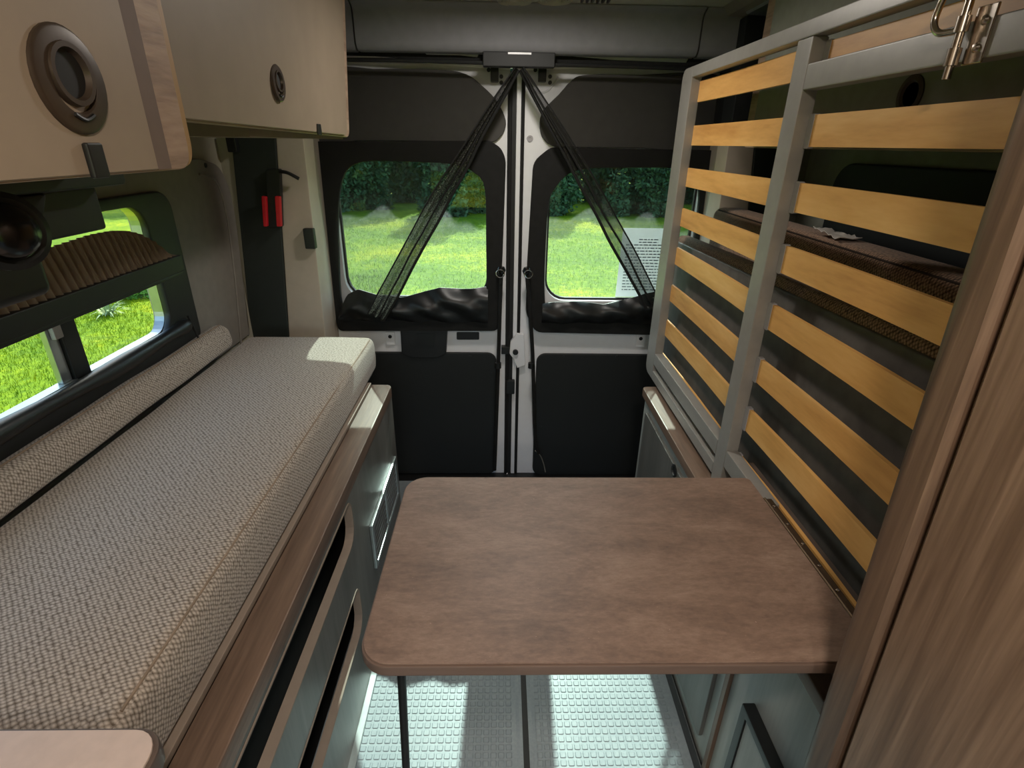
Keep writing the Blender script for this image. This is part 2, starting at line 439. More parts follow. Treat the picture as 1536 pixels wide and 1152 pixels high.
MT['latch'] = mat_plain('latch_bronze', srgb(72, 60, 50), 0.38, 0.35, var=0.12)
MT['black'] = mat_plain('black_plastic', srgb(24, 25, 25), 0.45, var=0.15)
MT['black_gloss'] = mat_plain('black_gloss', srgb(14, 15, 17), 0.22, var=0.1)
MT['black_fabric'] = mat_plain('black_fabric', srgb(26, 26, 25), 0.8, var=0.2, vscale=50, bmp=0.2, bscale=600, spec=0.3)
MT['black_satin'] = mat_plain('black_satin', srgb(22, 23, 23), 0.38, var=0.2, vscale=20)
MT['black_panel'] = mat_plain('black_panel', srgb(23, 26, 26), 0.6, var=0.1, vscale=8, bmp=0.15, bscale=900)
MT['dark_green'] = mat_plain('dark_pillar', srgb(34, 40, 36), 0.6, var=0.1, bmp=0.1)
MT['pleat'] = mat_plain('pleated_brown', srgb(128, 110, 90), 0.7, var=0.15)
MT['shade_grey'] = mat_plain('charcoal_panel', srgb(74, 72, 68), 0.85, var=0.06, bmp=0.15, bscale=700)
MT['header'] = mat_plain('grey_headliner', srgb(130, 130, 134), 0.85, var=0.05, bmp=0.12, bscale=800)
MT['wall_grey'] = mat_plain('grey_wall_fabric', srgb(128, 122, 114), 0.8, var=0.06, bmp=0.1, bscale=700)
MT['wall_beige'] = mat_plain('beige_wall', srgb(164, 158, 140), 0.7, var=0.04, bmp=0.05)
MT['wall_dark'] = mat_plain('dark_wall', srgb(136, 138, 126), 0.75, var=0.08, bmp=0.05)
MT['pillar'] = mat_plain('pillar_taupe', srgb(178, 166, 150), 0.6, var=0.04, bmp=0.05)
MT['ceiling'] = mat_plain('ceiling_lining', srgb(170, 168, 156), 0.8, var=0.04, bmp=0.08)
MT['white'] = mat_plain('white_paint', srgb(232, 232, 234), 0.3, var=0.02)
MT['red'] = mat_plain('red_plastic', srgb(196, 28, 40), 0.35, var=0.08)
MT['rubber'] = mat_plain('black_rubber', srgb(22, 22, 22), 0.6, var=0.15)
MT['alu'] = mat_plain('aluminium', srgb(176, 182, 182), 0.3, 0.8, var=0.08)
MT['floor'] = mat_floor()
MT['mesh'] = mat_mesh('black_net', srgb(40, 38, 34), 0.30)
MT['mesh2'] = mat_mesh('gathered_net', srgb(36, 36, 32), 0.84, srgb(120, 120, 112))
MT['mesh3'] = mat_mesh('loose_gathered_net', srgb(34, 34, 31), 0.58, srgb(110, 110, 104))
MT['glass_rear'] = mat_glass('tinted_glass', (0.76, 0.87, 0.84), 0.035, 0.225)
MT['glass_side'] = mat_glass('side_glass', (0.92, 0.96, 0.93))
MT['paper'] = mat_mesh('paper', (0.86, 0.88, 0.9), 0.96)
MT['ink'] = mat_plain('ink', srgb(126, 136, 146), 0.8, var=0.1)
MT['grass'] = mat_grass()
MT['blade'] = mat_leaf('grass_blades', srgb(82, 114, 8), srgb(124, 146, 10), srgb(178, 174, 20))
MT['leaf_dark'] = mat_leaf('leaf_dark', srgb(44, 66, 48), srgb(70, 98, 68), srgb(116, 142, 104))
MT['leaf_mid'] = mat_leaf('leaf_mid', srgb(62, 104, 44), srgb(96, 146, 58), srgb(150, 186, 92))
MT['leaf_pale'] = mat_leaf('leaf_pale', srgb(120, 140, 104), srgb(158, 176, 128), srgb(200, 208, 160))
MT['bark'] = mat_plain('bark', srgb(84, 70, 56), 0.9, var=0.3, vscale=12, bmp=0.5, bscale=30)
MT['gravel'] = mat_plain('gravel', srgb(176, 176, 174), 0.9, var=0.2, vscale=40)
MT['white_tag'] = mat_plain('white_film', srgb(196, 190, 182), 0.4, var=0.15, vscale=120)

VC = 0.055      # van centre line
XL, XR = -0.97, 1.08
YD = 2.2

# ================================================================== SETTING
FRONT = -2.4
fl = finish('floor', bmbox(XL, XR, FRONT, 2.30, -0.05, 0.0), MT['floor']); tag(fl, kind='structure')
# raised studs of the vinyl floor (far too many to lift singly)
bm = bmesh.new(); pitch = 0.0205; hw = 0.0084; ht = 0.0014
sv = []; sf = []
def stud(cx, cy):
    o = len(sv)
    c = 0.3
    for (h, zz) in ((hw, 0.0), (hw * 0.78, ht)):
        for (a, b) in ((-1, -c), (-1, c), (-c, 1), (c, 1), (1, c), (1, -c), (c, -1), (-c, -1)):
            a2, b2 = (a, b)
            if abs(a2) < 1: a2 = math.copysign(0.72, a2)
            if abs(b2) < 1: b2 = math.copysign(0.72, b2)
            sv.append((cx + a2 * h, cy + b2 * h, zz))
    for k in range(8): sf.append((o + k, o + (k + 1) % 8, o + 8 + (k + 1) % 8, o + 8 + k))
    sf.append(tuple(o + 8 + k for k in range(8)))
yy = 0.45
while yy < 2.05:
    xx = -0.36
    while xx < 0.50:
        if not (0.045 < xx < 0.108): stud(xx, yy)
        xx += pitch
    yy += pitch
me = bpy.data.meshes.new('floor_studs'); me.from_pydata(sv, [], sf); me.materials.append(MT['floor'])
so = bpy.data.objects.new('floor_studs', me); COL.objects.link(so); so.parent = fl; so.location = -WLOC[fl]; tag(so, kind='stuff')
finish('floor_groove', bmbox(0.068, 0.084, 0.3, 2.1, 0.0, 0.0022), MT['rubber'], fl)
for xs in (0.050, 0.096): finish('seam_strip', bmbox(xs, xs + 0.010, 0.3, 2.1, 0.0, 0.0014), MT['floor'], fl)
b = bmbox(-0.418, -0.368, 0.3, 2.05, 0.0, 0.006, 0.002); finish('floor_track', b, MT['alu'], fl)
b = bmbox(-0.398, -0.388, 0.3, 2.05, 0.006, 0.0075); finish('track_groove', b, MT['rubber'], fl)

# left wall with its window opening
WY0, WY1, WZ0, WZ1 = 0.34, 1.50, 0.965, 1.33
b = plate(bmesh.new(), 'x', XL, XL - 0.03, rrect(FRONT, 2.25, 0.0, 1.97, 0.01, 2), [rrect(WY0, WY1, WZ0, WZ1, 0.06)])
tag(finish('wall_left', b, MT['wall_beige']), kind='structure')
# right wall: side window opening and the open sliding door towards the cab
b = plate(bmesh.new(), 'x', XR, XR + 0.03, rrect(FRONT, 2.25, 0.0, 1.97, 0.01, 2), [rrect(-1.75, -0.65, 0.02, 1.85, 0.08), rrect(0.75, 1.65, 1.02, 1.40, 0.06)])
tag(finish('wall_right', b, MT['wall_dark']), kind='structure')
b = plate(bmesh.new(), 'z', 1.885, 1.935, rrect(XL - 0.03, XR + 0.03, FRONT, 2.3, 0.01, 2))
ceil = tag(finish('ceiling', b, MT['ceiling']), kind='structure')
b = plate(bmesh.new(), 'y', FRONT, FRONT - 0.03, rrect(XL - 0.03, XR + 0.03, 0.0, 1.97, 0.01, 2), [rrect(-0.85, 0.96, 0.75, 1.75, 0.15)])
tag(finish('wall_front', b, MT['wall_grey']), kind='structure')

# grey fabric panel round the left window
outer = [(p.y, p.z) for p in (px(300, 238, XL + 0.012), px(330, 248, XL + 0.012), px(350, 300, XL + 0.012), px(362, 400, XL + 0.012), px(374, 505, XL + 0.012))]
outer = [(-0.3, outer[0][1])] + outer + [(outer[-1][0], 0.80), (-0.3, 0.80)]
b = plate(bmesh.new(), 'x', XL, XL + 0.014, round_poly(outer, [0, .03, .05, .05, 0, 0, 0, 0]), [rrect(WY0, WY1, WZ0, WZ1, 0.06)], 0.004)
tr = tag(finish('trim_1', b, MT['wall_grey'], smooth=True), kind='structure')
b = tube(bmesh.new(), bezier([(XL + 0.016, p.y - .045, p.z - .02) for p in (px(300, 250, XL), px(325, 262, XL), px(340, 310, XL), px(352, 400, XL), px(362, 505, XL))], 6), 0.004, 6)
finish('panel_rib', b, MT['wall_grey'], tr, True)
p_ = px(308, 248, XL + 0.014); finish('screw', lathe(bmesh.new(), [(0.008, 0), (0.007, 0.003), (0, 0.004)], p_, (1, 0, 0), 12), MT['black'], tr, True)

# ceiling fittings (parts of the ceiling)
def ring_vent(cx, cy, r):
    bm = bmesh.new(); prof = [(r, 0.0), (r, -0.006)]
    for k in range(4):
        rr = r * (0.92 - 0.2 * k); prof += [(rr, -0.010), (rr - r * 0.06, -0.004), (rr - r * 0.13, -0.004)]
    prof += [(0, -0.009)]
    lathe(bm, prof, (cx, cy, 1.885), (0, 0, 1), 32); return finish('round_speaker', bm, MT['ceiling'], ceil, True)
v1 = pz(772, -2, 1.885); v2 = pz(832, -3, 1.885)
ring_vent(v1.x, v1.y, 0.055); ring_vent(v2.x, v2.y, 0.055)
v3 = pz(895, -4, 1.885)
for k in range(6): finish('louvre', bmbox(v3.x - 0.045 + k * 0.016, v3.x - 0.038 + k * 0.016, v3.y - 0.03, v3.y + 0.03, 1.876, 1.8855), MT['black'], ceil)
v4 = pz(800, 10, 1.885)
finish('screw', lathe(bmesh.new(), [(0.009, 0), (0.009, -0.004), (0, -0.006)], (v4.x, v4.y - 0.02, 1.885), (0, 0, 1), 12), MT['black'], ceil, True)

# padded header over the rear doors
hy = 2.05
hx0, hx1 = py(530, 40, hy).x, py(1052, 50, hy).x
prof = [(hy + 0.0, 1.866), (hy + 0.004, 1.77), (hy + 0.02, 1.752), (hy + 0.06, 1.752), (hy + 0.06, 1.8845), (hy - 0.035, 1.8845), (hy - 0.03, 1.878)]
b = plate(bmesh.new(), 'x', hx0, hx1, round_poly(prof, [.03, .012, .015, 0, 0, 0, .01]), bev=0.006)
hd = tag(finish('trim_2', b, MT['header'], smooth=True), kind='structure')
for (xa, xb) in ((XL, hx0 - 0.003), (hx1 + 0.003, XR)):
    b = plate(bmesh.new(), 'x', xa, xb, round_poly([(p[0] + 0.006, p[1]) for p in prof], [.03, .012, .015, 0, 0, 0, .01]), bev=0.004)
    tag(finish('trim_3' if xa == XL else 'trim_4', b, MT['header'], smooth=True), kind='structure')
# roof rail cassette on the right of the ceiling
b = plate(bmesh.new(), 'y', 1.2, 2.1, [(0.70, 1.8845), (0.73, 1.866), (0.94, 1.855), (XR, 1.84), (XR, 1.8845)])
tc_ = tag(finish('trim_5', b, MT['wall_grey']), kind='structure')
b = plate(bmesh.new(), 'y', 1.25, 1.98, [(0.76, 1.8645), (0.765, 1.858), (0.86, 1.853), (0.87, 1.8585)]); finish('cassette_slot', b, MT['alu'], tc_)

# rear corner pillars
def quad_prism(name, pts_px, y0, y1, mat, kind_tag=True, bev=0.004):
    o = [(py(u, v, y0).x, py(u, v, y0).z) for u, v in pts_px]
    b = plate(bmesh.new(), 'y', y0, y1, o, bev=bev); ob = finish(name, b, mat, smooth=True)
    if kind_tag: tag(ob, kind='structure')
    return ob
def lin_px(u0, v0, u1, v1, y, z):
    a = py(u0, v0, y); b_ = py(u1, v1, y); t = (z - a.z) / (b_.z - a.z); return (a.x + (b_.x - a.x) * t, z)
Lb0 = lambda z: lin_px(345, 200, 375, 495, 2.0, z); Lb1 = lambda z: lin_px(413, 205, 432, 490, 2.0, z); Lb2 = lambda z: lin_px(454, 205, 486, 490, 2.0, z)
b = plate(bmesh.new(), 'y', 2.0, 2.03, [Lb0(0.0), Lb1(0.0), Lb1(1.86), Lb0(1.86)], bev=0.006); tag(finish('trim_6', b, MT['dark_green'], smooth=True), kind='structure')
b = plate(bmesh.new(), 'y', 2.004, 2.18, [Lb1(0.0), Lb2(0.0), Lb2(1.86), Lb1(1.86)], bev=0.004); tag(finish('trim_7', b, MT['pillar'], smooth=True), kind='structure')
b = plate(bmesh.new(), 'y', 2.01, 2.18, [(XL, 0), (Lb0(0)[0], 0), (Lb0(1.86)[0], 1.86), (XL, 1.86)]); tag(finish('trim_8', b, MT['wall_beige']), kind='structure')
mir = lambda q: (2 * VC - q[0], q[1])
b = plate(bmesh.new(), 'y', 2.0, 2.03, [mir(Lb0(0.0)), mir(Lb1(0.0)), mir(Lb1(1.86)), mir(Lb0(1.86))], bev=0.006); tag(finish('trim_9', b, MT['dark_green'], smooth=True), kind='structure')
b = plate(bmesh.new(), 'y', 2.004, 2.18, [mir(Lb1(0.0)), mir(Lb2(0.0)), mir(Lb2(1.49)), mir(Lb1(1.49))], bev=0.004); tag(finish('trim_10', b, MT['pillar'], smooth=True), kind='structure')
b = plate(bmesh.new(), 'y', 2.004, 2.18, [mir(Lb1(1.491)), mir(Lb2(1.491)), mir(Lb2(1.86)), mir(Lb1(1.86))], bev=0.004); tag(finish('trim_14', b, MT['black_panel'], smooth=True), kind='structure')
b = plate(bmesh.new(), 'y', 2.01, 2.18, [(XR, 0), mir(Lb0(0)), mir(Lb0(1.86)), (XR, 1.86)]); tag(finish('trim_11', b, MT['wall_dark']), kind='structure')
# door frame: black rubber weatherstrip along the top of the opening and sill
tag(finish('trim_12', bmbox(XL, XR, 2.16, 2.30, 1.735, 1.95), MT['white']), kind='structure')
tag(finish('trim_13', bmbox(XL, XR, 2.14, 2.30, -0.05, 0.006), MT['black']), kind='structure')

# ------------------------------------------------------------------ rear doors
def YP(pts, y): return [(py(u, v, y).x, py(u, v, y).z) for u, v in pts]
def rear_door(n, x0, x1, win, upper, lower, z0=0.006, z1=1.735):
    hole = rrect(*win, 0.085)
    b = plate(bmesh.new(), 'y', YD, YD + 0.05, rrect(x0, x1, z0, z1, 0.004, 2), [hole], 0.003)
    d = tag(finish('door_%d' % n, b, MT['white'], smooth=True), kind='structure')
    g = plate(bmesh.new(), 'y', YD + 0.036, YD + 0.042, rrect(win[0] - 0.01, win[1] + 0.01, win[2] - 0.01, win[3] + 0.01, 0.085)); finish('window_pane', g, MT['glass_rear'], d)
    sl = plate(bmesh.new(), 'y', YD + 0.020, YD + 0.035, rrect(win[0] - 0.008, win[1] + 0.008, win[2] - 0.008, win[3] + 0.008, 0.085), [rrect(win[0] + 0.008, win[1] - 0.008, win[2] + 0.008, win[3] - 0.008, 0.08)]); finish('window_seal', sl, MT['rubber'], d)
    finish('upper_panel', plate(bmesh.new(), 'y', YD - 0.018, YD, upper, bev=0.005), MT['shade_grey'], d, True)
    finish('lower_panel', plate(bmesh.new(), 'y', YD - 0.018, YD, lower, bev=0.005), MT['black_panel'], d, True)
    return d
upL = smooth_poly(YP([(470, 106), (560, 104), (660, 105), (700, 112), (722, 128), (744, 150), (757, 175), (758, 192), (748, 208), (728, 214), (640, 212), (540, 211), (470, 212)], YD), 3)
upR = smooth_poly(YP([(1090, 118), (960, 113), (880, 113), (858, 120), (838, 142), (815, 165), (809, 185), (813, 205), (828, 219), (860, 221), (960, 222), (1090, 224)], YD), 3)
loL = rrect(-0.60, -0.017, 0.012, 0.640, 0.04); loR = rrect(0.160, 0.80, 0.006, 0.638, 0.04)
D1 = rear_door(1, -0.775, 0.030, (-0.645, -0.052, 0.875, 1.42), upL, loL)
D2 = rear_door(2, 0.072, 0.885, (0.185, 0.775, 0.875, 1.42), upR, loR)
# centre joint: black seals, dark gap, bright flange
finish('edge_seal', tube(bmesh.new(), [(0.030, YD - 0.006, 0.01), (0.030, YD - 0.006, 1.70)], 0.0085, 8), MT['rubber'], D1, True)
finish('gap_strip', bmbox(0.038, 0.054, YD + 0.005, YD + 0.02, 0.006, 1.735), MT['rubber'], D1)
finish('bright_flange', bmbox(0.054, 0.0725, YD - 0.004, YD + 0.02, 0.006, 1.735, 0.003), MT['white'], D2, True)
finish('edge_seal', tube(bmesh.new(), [(0.078, YD - 0.006, 0.01), (0.078, YD - 0.006, 1.70)], 0.007, 8), MT['rubber'], D2, True)
# latch post between the doors
q = py(770, 520, YD)
finish('latch_cover', plate(bmesh.new(), 'y', YD - 0.022, YD - 0.002, YP([(766, 512), (776, 500), (786, 502), (788, 548), (776, 552), (770, 538), (764, 530)], YD - 0.02), bev=0.003), MT['white'], D2, True)
finish('latch_keeper', lathe(bmesh.new(), [(0.012, 0), (0.012, -0.01), (0, -0.012)], (py(773, 525, YD).x, YD - 0.022, py(773, 525, YD).z), (0, 1, 0), 16), MT['black'], D2, True)
finish('latch_bolt', bmbox(py(752, 520, YD).x, py(764, 520, YD).x, YD - 0.03, YD, py(760, 528, YD).z, py(760, 517, YD).z, 0.003), MT['black'], D1, True)
b = bmbox(py(760, 572, YD).x, py(772, 572, YD).x, YD - 0.025, YD, py(765, 588, YD).z, py(765, 568, YD).z, 0.004); finish('strap_guide', b, MT['black'], D1, True)
# belt-line fittings
def belt_clip(d, u, v):
    a = py(u, v, YD)
    b = bmbox(a.x - 0.02, a.x + 0.02, YD - 0.01, YD, a.z - 0.03, a.z + 0.03, 0.004); c = finish('clip_plate', b, MT['white'], d, True)
    finish('clip_hole', lathe(bmesh.new(), [(0.008, 0), (0.008, -0.002), (0, -0.002)], (a.x, YD - 0.01, a.z + 0.01), (0, 1, 0), 14), MT['black'], c)
belt_clip(D1, 586, 507); belt_clip(D2, 960, 510)
a = py(637, 515, YD); b = plate(bmesh.new(), 'y', YD - 0.03, YD, round_poly(YP([(602, 492), (672, 492), (670, 528), (655, 534), (620, 534), (604, 528)], YD), 0.012), bev=0.006); pc = finish('pull_cup', b, MT['black'], D1, True)
b = plate(bmesh.new(), 'y', YD - 0.034, YD - 0.03, round_poly(YP([(625, 500), (652, 500), (652, 520), (625, 520)], YD - .03), 0.006)); finish('cup_recess', b, MT['black_satin'], pc)
b = plate(bmesh.new(), 'y', YD - 0.008, YD, round_poly(YP([(682, 496), (722, 496), (722, 512), (682, 512)], YD), 0.008), [round_poly(YP([(685, 497), (719, 497), (719, 509), (685, 509)], YD), 0.006)]); hc = finish('handle_bezel', b, MT['white'], D1)
b = plate(bmesh.new(), 'y', YD - 0.004, YD, round_poly(YP([(685, 497), (719, 497), (719, 509), (685, 509)], YD), 0.006)); finish('handle_recess', b, MT['black'], hc)
a = py(795, 208, YD); finish('body_plug', lathe(bmesh.new(), [(0.012, 0), (0.011, -0.004), (0.005, -0.004), (0.004, -0.002), (0, -0.002)], (a.x, YD, a.z), (0, 1, 0), 16), MT['slat_cap'], D2, True)
for (d, u, v) in ((D1, 705, 535), (D1, 738, 560), (D1, 740, 640), (D2, 812, 560), (D2, 811, 640), (D2, 845, 535), (D2, 925, 535)):
    a = py(u, v, YD - 0.018); finish('panel_stud', lathe(bmesh.new(), [(0.006, 0), (0.006, -0.003), (0, -0.004)], (a.x, YD - 0.018, a.z), (0, 1, 0), 10), MT['black'], d, True)
# upper latches and pressed corner ridges
for d, us in ((D1, (742, 733, 752)), (D2, (813, 803, 825))):
    a = py(us[0], 112, YD); finish('upper_latch', bmbox(a.x - 0.014, a.x + 0.014, YD - 0.03, YD, a.z - 0.025, a.z + 0.03, 0.003), MT['black'], d, True)
    for k, vv in ((1, 105), (2, 115), (2, 124)):
        c = py(us[k], vv, YD); finish('bolt_head', lathe(bmesh.new(), [(0.007, 0), (0.007, -0.005), (0, -0.006)], (c.x, YD, c.z), (0, 1, 0), 10), MT['black'], d, True)
b = tube(bmesh.new(), bezier([(py(u, v, YD).x, YD, py(u, v, YD).z) for u, v in ((795, 136), (812, 139), (824, 134), (838, 115))], 5), 0.004, 6); finish('pressed_ridge', b, MT['white'], D2, True)

# left window
W1 = XL
b = plate(bmesh.new(), 'x', XL + 0.014, XL + 0.034, rrect(WY0 - 0.12, px(278, 400, XL + .03).y, WZ0 - 0.055, px(255, 284, XL + .03).z, [0.055, .05, .05, .03]), [rrect(WY0 + 0.01, 1.475, WZ0 + 0.008, WZ1 - 0.012, 0.06)], 0.006)
w1 = tag(finish('window_1', b, MT['black'], smooth=True), kind='structure')
finish('window_pane', plate(bmesh.new(), 'x', XL - 0.02, XL - 0.015, rrect(WY0 - 0.005, WY1 + 0.005, WZ0 - 0.005, WZ1 + 0.005, 0.06)), MT['glass_side'], w1)
b = plate(bmesh.new(), 'x', XL - 0.014, XL + 0.012, rrect(WY0 + 0.002, WY1 - 0.002, WZ0 + 0.002, WZ1 - 0.002, 0.058), [rrect(WY0 + 0.014, WY1 - 0.02, WZ0 + 0.014, WZ1 - 0.014, 0.05)]); finish('inner_frame', b, MT['alu'], w1)
ma, mb_, mc = px(66, 520, XL).y, px(90, 520, XL).y, px(118, 520, XL).y
finish('mullion', bmbox(XL - 0.012, XL + 0.012, mb_, mc, WZ0 + 0.004, WZ1 - 0.004, 0.003), MT['black'], w1, True)
ml = finish('sliding_stile', bmbox(XL - 0.010, XL + 0.004, ma + 0.01, mb_ - 0.001, WZ0 + 0.014, WZ1 - 0.014, 0.002), MT['alu'], w1, True)
a = px(80, 500, XL + 0.004); finish('slide_latch', bmbox(XL + 0.004, XL + 0.016, a.y - 0.012, a.y + 0.012, a.z - 0.012, a.z + 0.03, 0.003), MT['slat_cap'], ml, True)
# right wall window with its dark blackout panel
b = plate(bmesh.new(), 'x', XR - 0.02, XR, rrect(0.60, 1.80, 0.92, 1.44, 0.08), bev=0.006)
tag(finish('window_2', b, MT['black_panel'], smooth=True), kind='structure')

# ================================================================== OUTSIDE
gz = -0.6
def ground_plane():
    n = 40; bm = bmesh.new()
    vv = [[bm.verts.new((-60 + 120 * i / n, -40 + 110 * j / n, gz + 0.05 * noise.noise((i * 0.4, j * 0.4, 0)) * (1 if abs(-60 + 120 * i / n) > 4 else 0))) for j in range(n + 1)] for i in range(n + 1)]
    for i in range(n):
        for j in range(n): bm.faces.new((vv[i][j], vv[i + 1][j], vv[i + 1][j + 1], vv[i][j + 1]))
    return bm
tag(finish('ground', ground_plane(), MT['grass'], centre=False), kind='structure')
def blades(n, xr, yr, h):
    x = rng.uniform(*xr, n); y = rng.uniform(*yr, n); a = rng.uniform(0, math.pi, n); hh = h * rng.uniform(0.5, 1.2, n); wd = h * 0.13
    lx = rng.normal(0, 0.45, n) * hh; ly = rng.normal(0, 0.45, n) * hh
    V = np.empty((n, 3, 3)); dx = np.cos(a) * wd; dy = np.sin(a) * wd
    V[:, 0] = np.stack([x - dx, y - dy, np.full(n, gz - 0.03)], 1); V[:, 1] = np.stack([x + dx, y + dy, np.full(n, gz - 0.03)], 1); V[:, 2] = np.stack([x + lx, y + ly, gz + hh], 1)
    return V.reshape(-1, 3)
V = np.concatenate([blades(70000, (-9, -1.7), (1.5, 9.0), 0.04), blades(70000, (-5.5, 7), (4.5, 16.4), 0.04)])
me = bpy.data.meshes.new('grass_blades'); me.vertices.add(len(V)); me.vertices.foreach_set('co', V.ravel())
nf = len(V) // 3; me.loops.add(nf * 3); me.loops.foreach_set('vertex_index', np.arange(nf * 3)); me.polygons.add(nf)
me.polygons.foreach_set('loop_start', np.arange(nf) * 3); me.update(calc_edges=True); me.materials.append(MT['blade'])
go = bpy.data.objects.new('grass_blades', me); COL.objects.link(go); tag(go, 'short bright green lawn grass outside the van windows', 'grass', kind='stuff')

def foliage_mesh(name, n, rx, ry, rz, leaf, mat, lumps=14):
    C = np.stack([rng.uniform(-0.75, 0.75, lumps), rng.uniform(-0.75, 0.75, lumps), 1.8 * np.linspace(0.05, 1, lumps) ** 1.5], 1)
    taper = np.clip(1.35 - 0.5 * C[:, 2:3], 0.3, 1.0); C[:, :2] *= taper
    idx = rng.integers(0, lumps, n); d = rng.normal(0, 1, (n, 3)); d /= np.linalg.norm(d, axis=1)[:, None]
    P = C[idx] + d * rng.uniform(0.2, 0.45, (n, 1)); P *= np.array([rx, ry, rz]); P[:, 2] = np.abs(P[:, 2])
    a = rng.normal(0, 1, (n, 3)); a /= np.linalg.norm(a, axis=1)[:, None]; bb = np.cross(a, rng.normal(0, 1, (n, 3))); bb /= np.linalg.norm(bb, axis=1)[:, None]
    s = leaf * rng.uniform(0.6, 1.3, (n, 1))
    Q = np.stack([P - a * s, P + bb * s * 0.5, P + a * s, P - bb * s * 0.5], 1).reshape(-1, 3)
    me = bpy.data.meshes.new(name); me.vertices.add(len(Q)); me.vertices.foreach_set('co', Q.ravel())
    me.loops.add(n * 4); me.loops.foreach_set('vertex_index', np.arange(n * 4)); me.polygons.add(n); me.polygons.foreach_set('loop_start', np.arange(n) * 4)
    me.update(calc_edges=True); me.materials.append(mat); return me
FOL = [foliage_mesh('foliage_a', 16000, 1.2, 1.1, 2.4, 0.085, MT['leaf_dark'], 22), foliage_mesh('foliage_b', 16000, 1.2, 1.0, 2.1, 0.08, MT['leaf_dark'], 26), foliage_mesh('foliage_c', 12000, 2.3, 1.8, 2.4, 0.14, MT['leaf_mid'], 26)]
tb = bmesh.new(); tube(tb, [(0, 0, -0.1), (0.05, 0.02, 1.0), (0.0, 0.1, 2.2), (0.1, 0.1, 3.4)], [0.16, 0.13, 0.1, 0.05], 8)
for s in range(4):
    a = s * 1.6; tube(tb, [(0.03, 0.05, 1.4 + 0.3 * s), (math.cos(a) * 0.8, math.sin(a) * 0.8, 2.2 + 0.3 * s)], [0.06, 0.02], 6)
tm = bpy.data.meshes.new('trunk'); tb.to_mesh(tm); tb.free(); tm.materials.append(MT['bark'])
def tree(x, y, k, s, label, group, cat='tree', nm='tree'):
    t = thing(nm, label, cat, (x, y, gz), group)
    f = bpy.data.objects.new('foliage', FOL[k]); COL.objects.link(f); f.parent = t; tag(f, kind='stuff')
    tr_ = bpy.data.objects.new('trunk', tm); COL.objects.link(tr_); tr_.parent = t
    t.scale = (s, s, s); t.rotation_euler = (0, 0, random.uniform(0, 6.28)); return t
for row, (yb, x0, lbl) in enumerate(((18.4, -7.8, 'dense dark green tree in the front row closing the lawn behind the van'), (22.2, -12.5, 'dark green tree in the second row behind the lawn trees'))):
    for i in range(7 if row == 0 else 8):
        tree((x0 + 3.1 * i, 1.207 * (-7.8 + 1.55 + 3.1 * (i - 1)))[row], yb + random.uniform(-0.1, 0.1), i % 2, 1.0 + 0.28 * row, lbl, 'front row of trees along the lawn' if row == 0 else 'second row of trees along the lawn')
for (x, y, k, s) in ((-18, 12, 2, 1.1), (-19, 18.5, 2, 1.1), (-17, 26, 2, 1.0)):
    tree(x, y, k, s, 'bright green tree beyond the gravel drive outside the side window', 'trees beyond the drive')
tag(finish('gravel_drive', plate(bmesh.new(), 'z', gz + 0.01, gz + 0.04, [(-9.5, 6.8), (-3.9, 10.6), (-4.8, 12.2), (-10.4, 8.4)]), MT['gravel']), kind='structure')
# low shrubs and a spiky clump at the edge of the drive
shm = foliage_mesh('shrub_foliage', 1800, 0.22, 0.22, 0.16, 0.04, MT['leaf_mid'], 10)
for k in range(5):
    c = pz(70 + k * 60, 474 - k * 10, gz)
    s = thing('low_shrub', 'low green shrub in the border before the gravel drive', 'shrub', (c.x, c.y + 0.3, gz), 'shrubs in the border')
    f = bpy.data.objects.new('foliage', shm); COL.objects.link(f); f.parent = s; tag(f, kind='stuff'); s.rotation_euler = (0, 0, k * 1.3)
c = pz(163, 472, gz); bm = bmesh.new()
for k in range(70):
    a = random.uniform(0, 6.28); e = random.uniform(0.3, 1.3); L = random.uniform(0.18, 0.36)
    d = Vector((math.cos(a) * math.cos(e), math.sin(a) * math.cos(e), math.sin(e))); side = d.cross(Vector((0, 0, 1))).normalized() * 0.009
    p0 = Vector((c.x, c.y, gz - 0.02)); p1 = p0 + d * L * 0.6; p2 = p0 + d * L + Vector((0, 0, -0.08))
    bm.faces.new([bm.verts.new(q) for q in (p0 - side, p0 + side, p1 + side, p1 - side)]); bm.faces.new([bm.verts.new(q) for q in (p1 - side, p1 + side, p2)])
tag(finish('spiky_plant', bm, MT['leaf_pale']), 'pale spiky leaved plant beside the gravel drive', 'plant')

# ================================================================== LEFT BENCH
BX, BZ = -0.387, 0.694
BY0, BY1 = 0.42, 1.728
t = thing('bench_cabinet', 'long bench cabinet with walnut edge, two dark front slots and silver vent', 'cabinet', (-0.66, 1.07, 0.0))
slot1 = rrect(0.44, 1.142, 0.508, 0.636, [.03, .02, .02, .05], 5); slot2 = rrect(0.44, 1.115, 0.222, 0.370, [.03, .02, .02, .05], 5)
b = plate(bmesh.new(), 'x', BX, BX - 0.018, rrect(BY0, BY1 - 0.004, 0.0, 0.650, 0.003, 2), [slot1, slot2], 0.002); finish('front_panel', b, MT['grey_face'], t, True)
bm = bmesh.new(); box(bm, XL + 0.004, BX - 0.019, BY1 - 0.022, BY1 - 0.004, 0.0, 0.660); finish('end_panel', bm, MT['grey_face'], t)
finish('slot_backing', bmbox(BX - 0.10, BX - 0.09, BY0, BY1 - 0.03, 0.02, 0.648), MT['black_fabric'], t)
for (sl) in (slot1, slot2):
    b = plate(bmesh.new(), 'x', BX + 0.0015, BX - 0.020, sl, [[((p[0] - 0.79) * 0.992 + 0.79 if False else p[0] - math.copysign(0.004, p[0] - 0.79), p[1] - math.copysign(0.004, p[1] - (0.572 if sl is slot1 else 0.296))) for p in sl]]); finish('slot_trim', b, MT['taupe'], t)
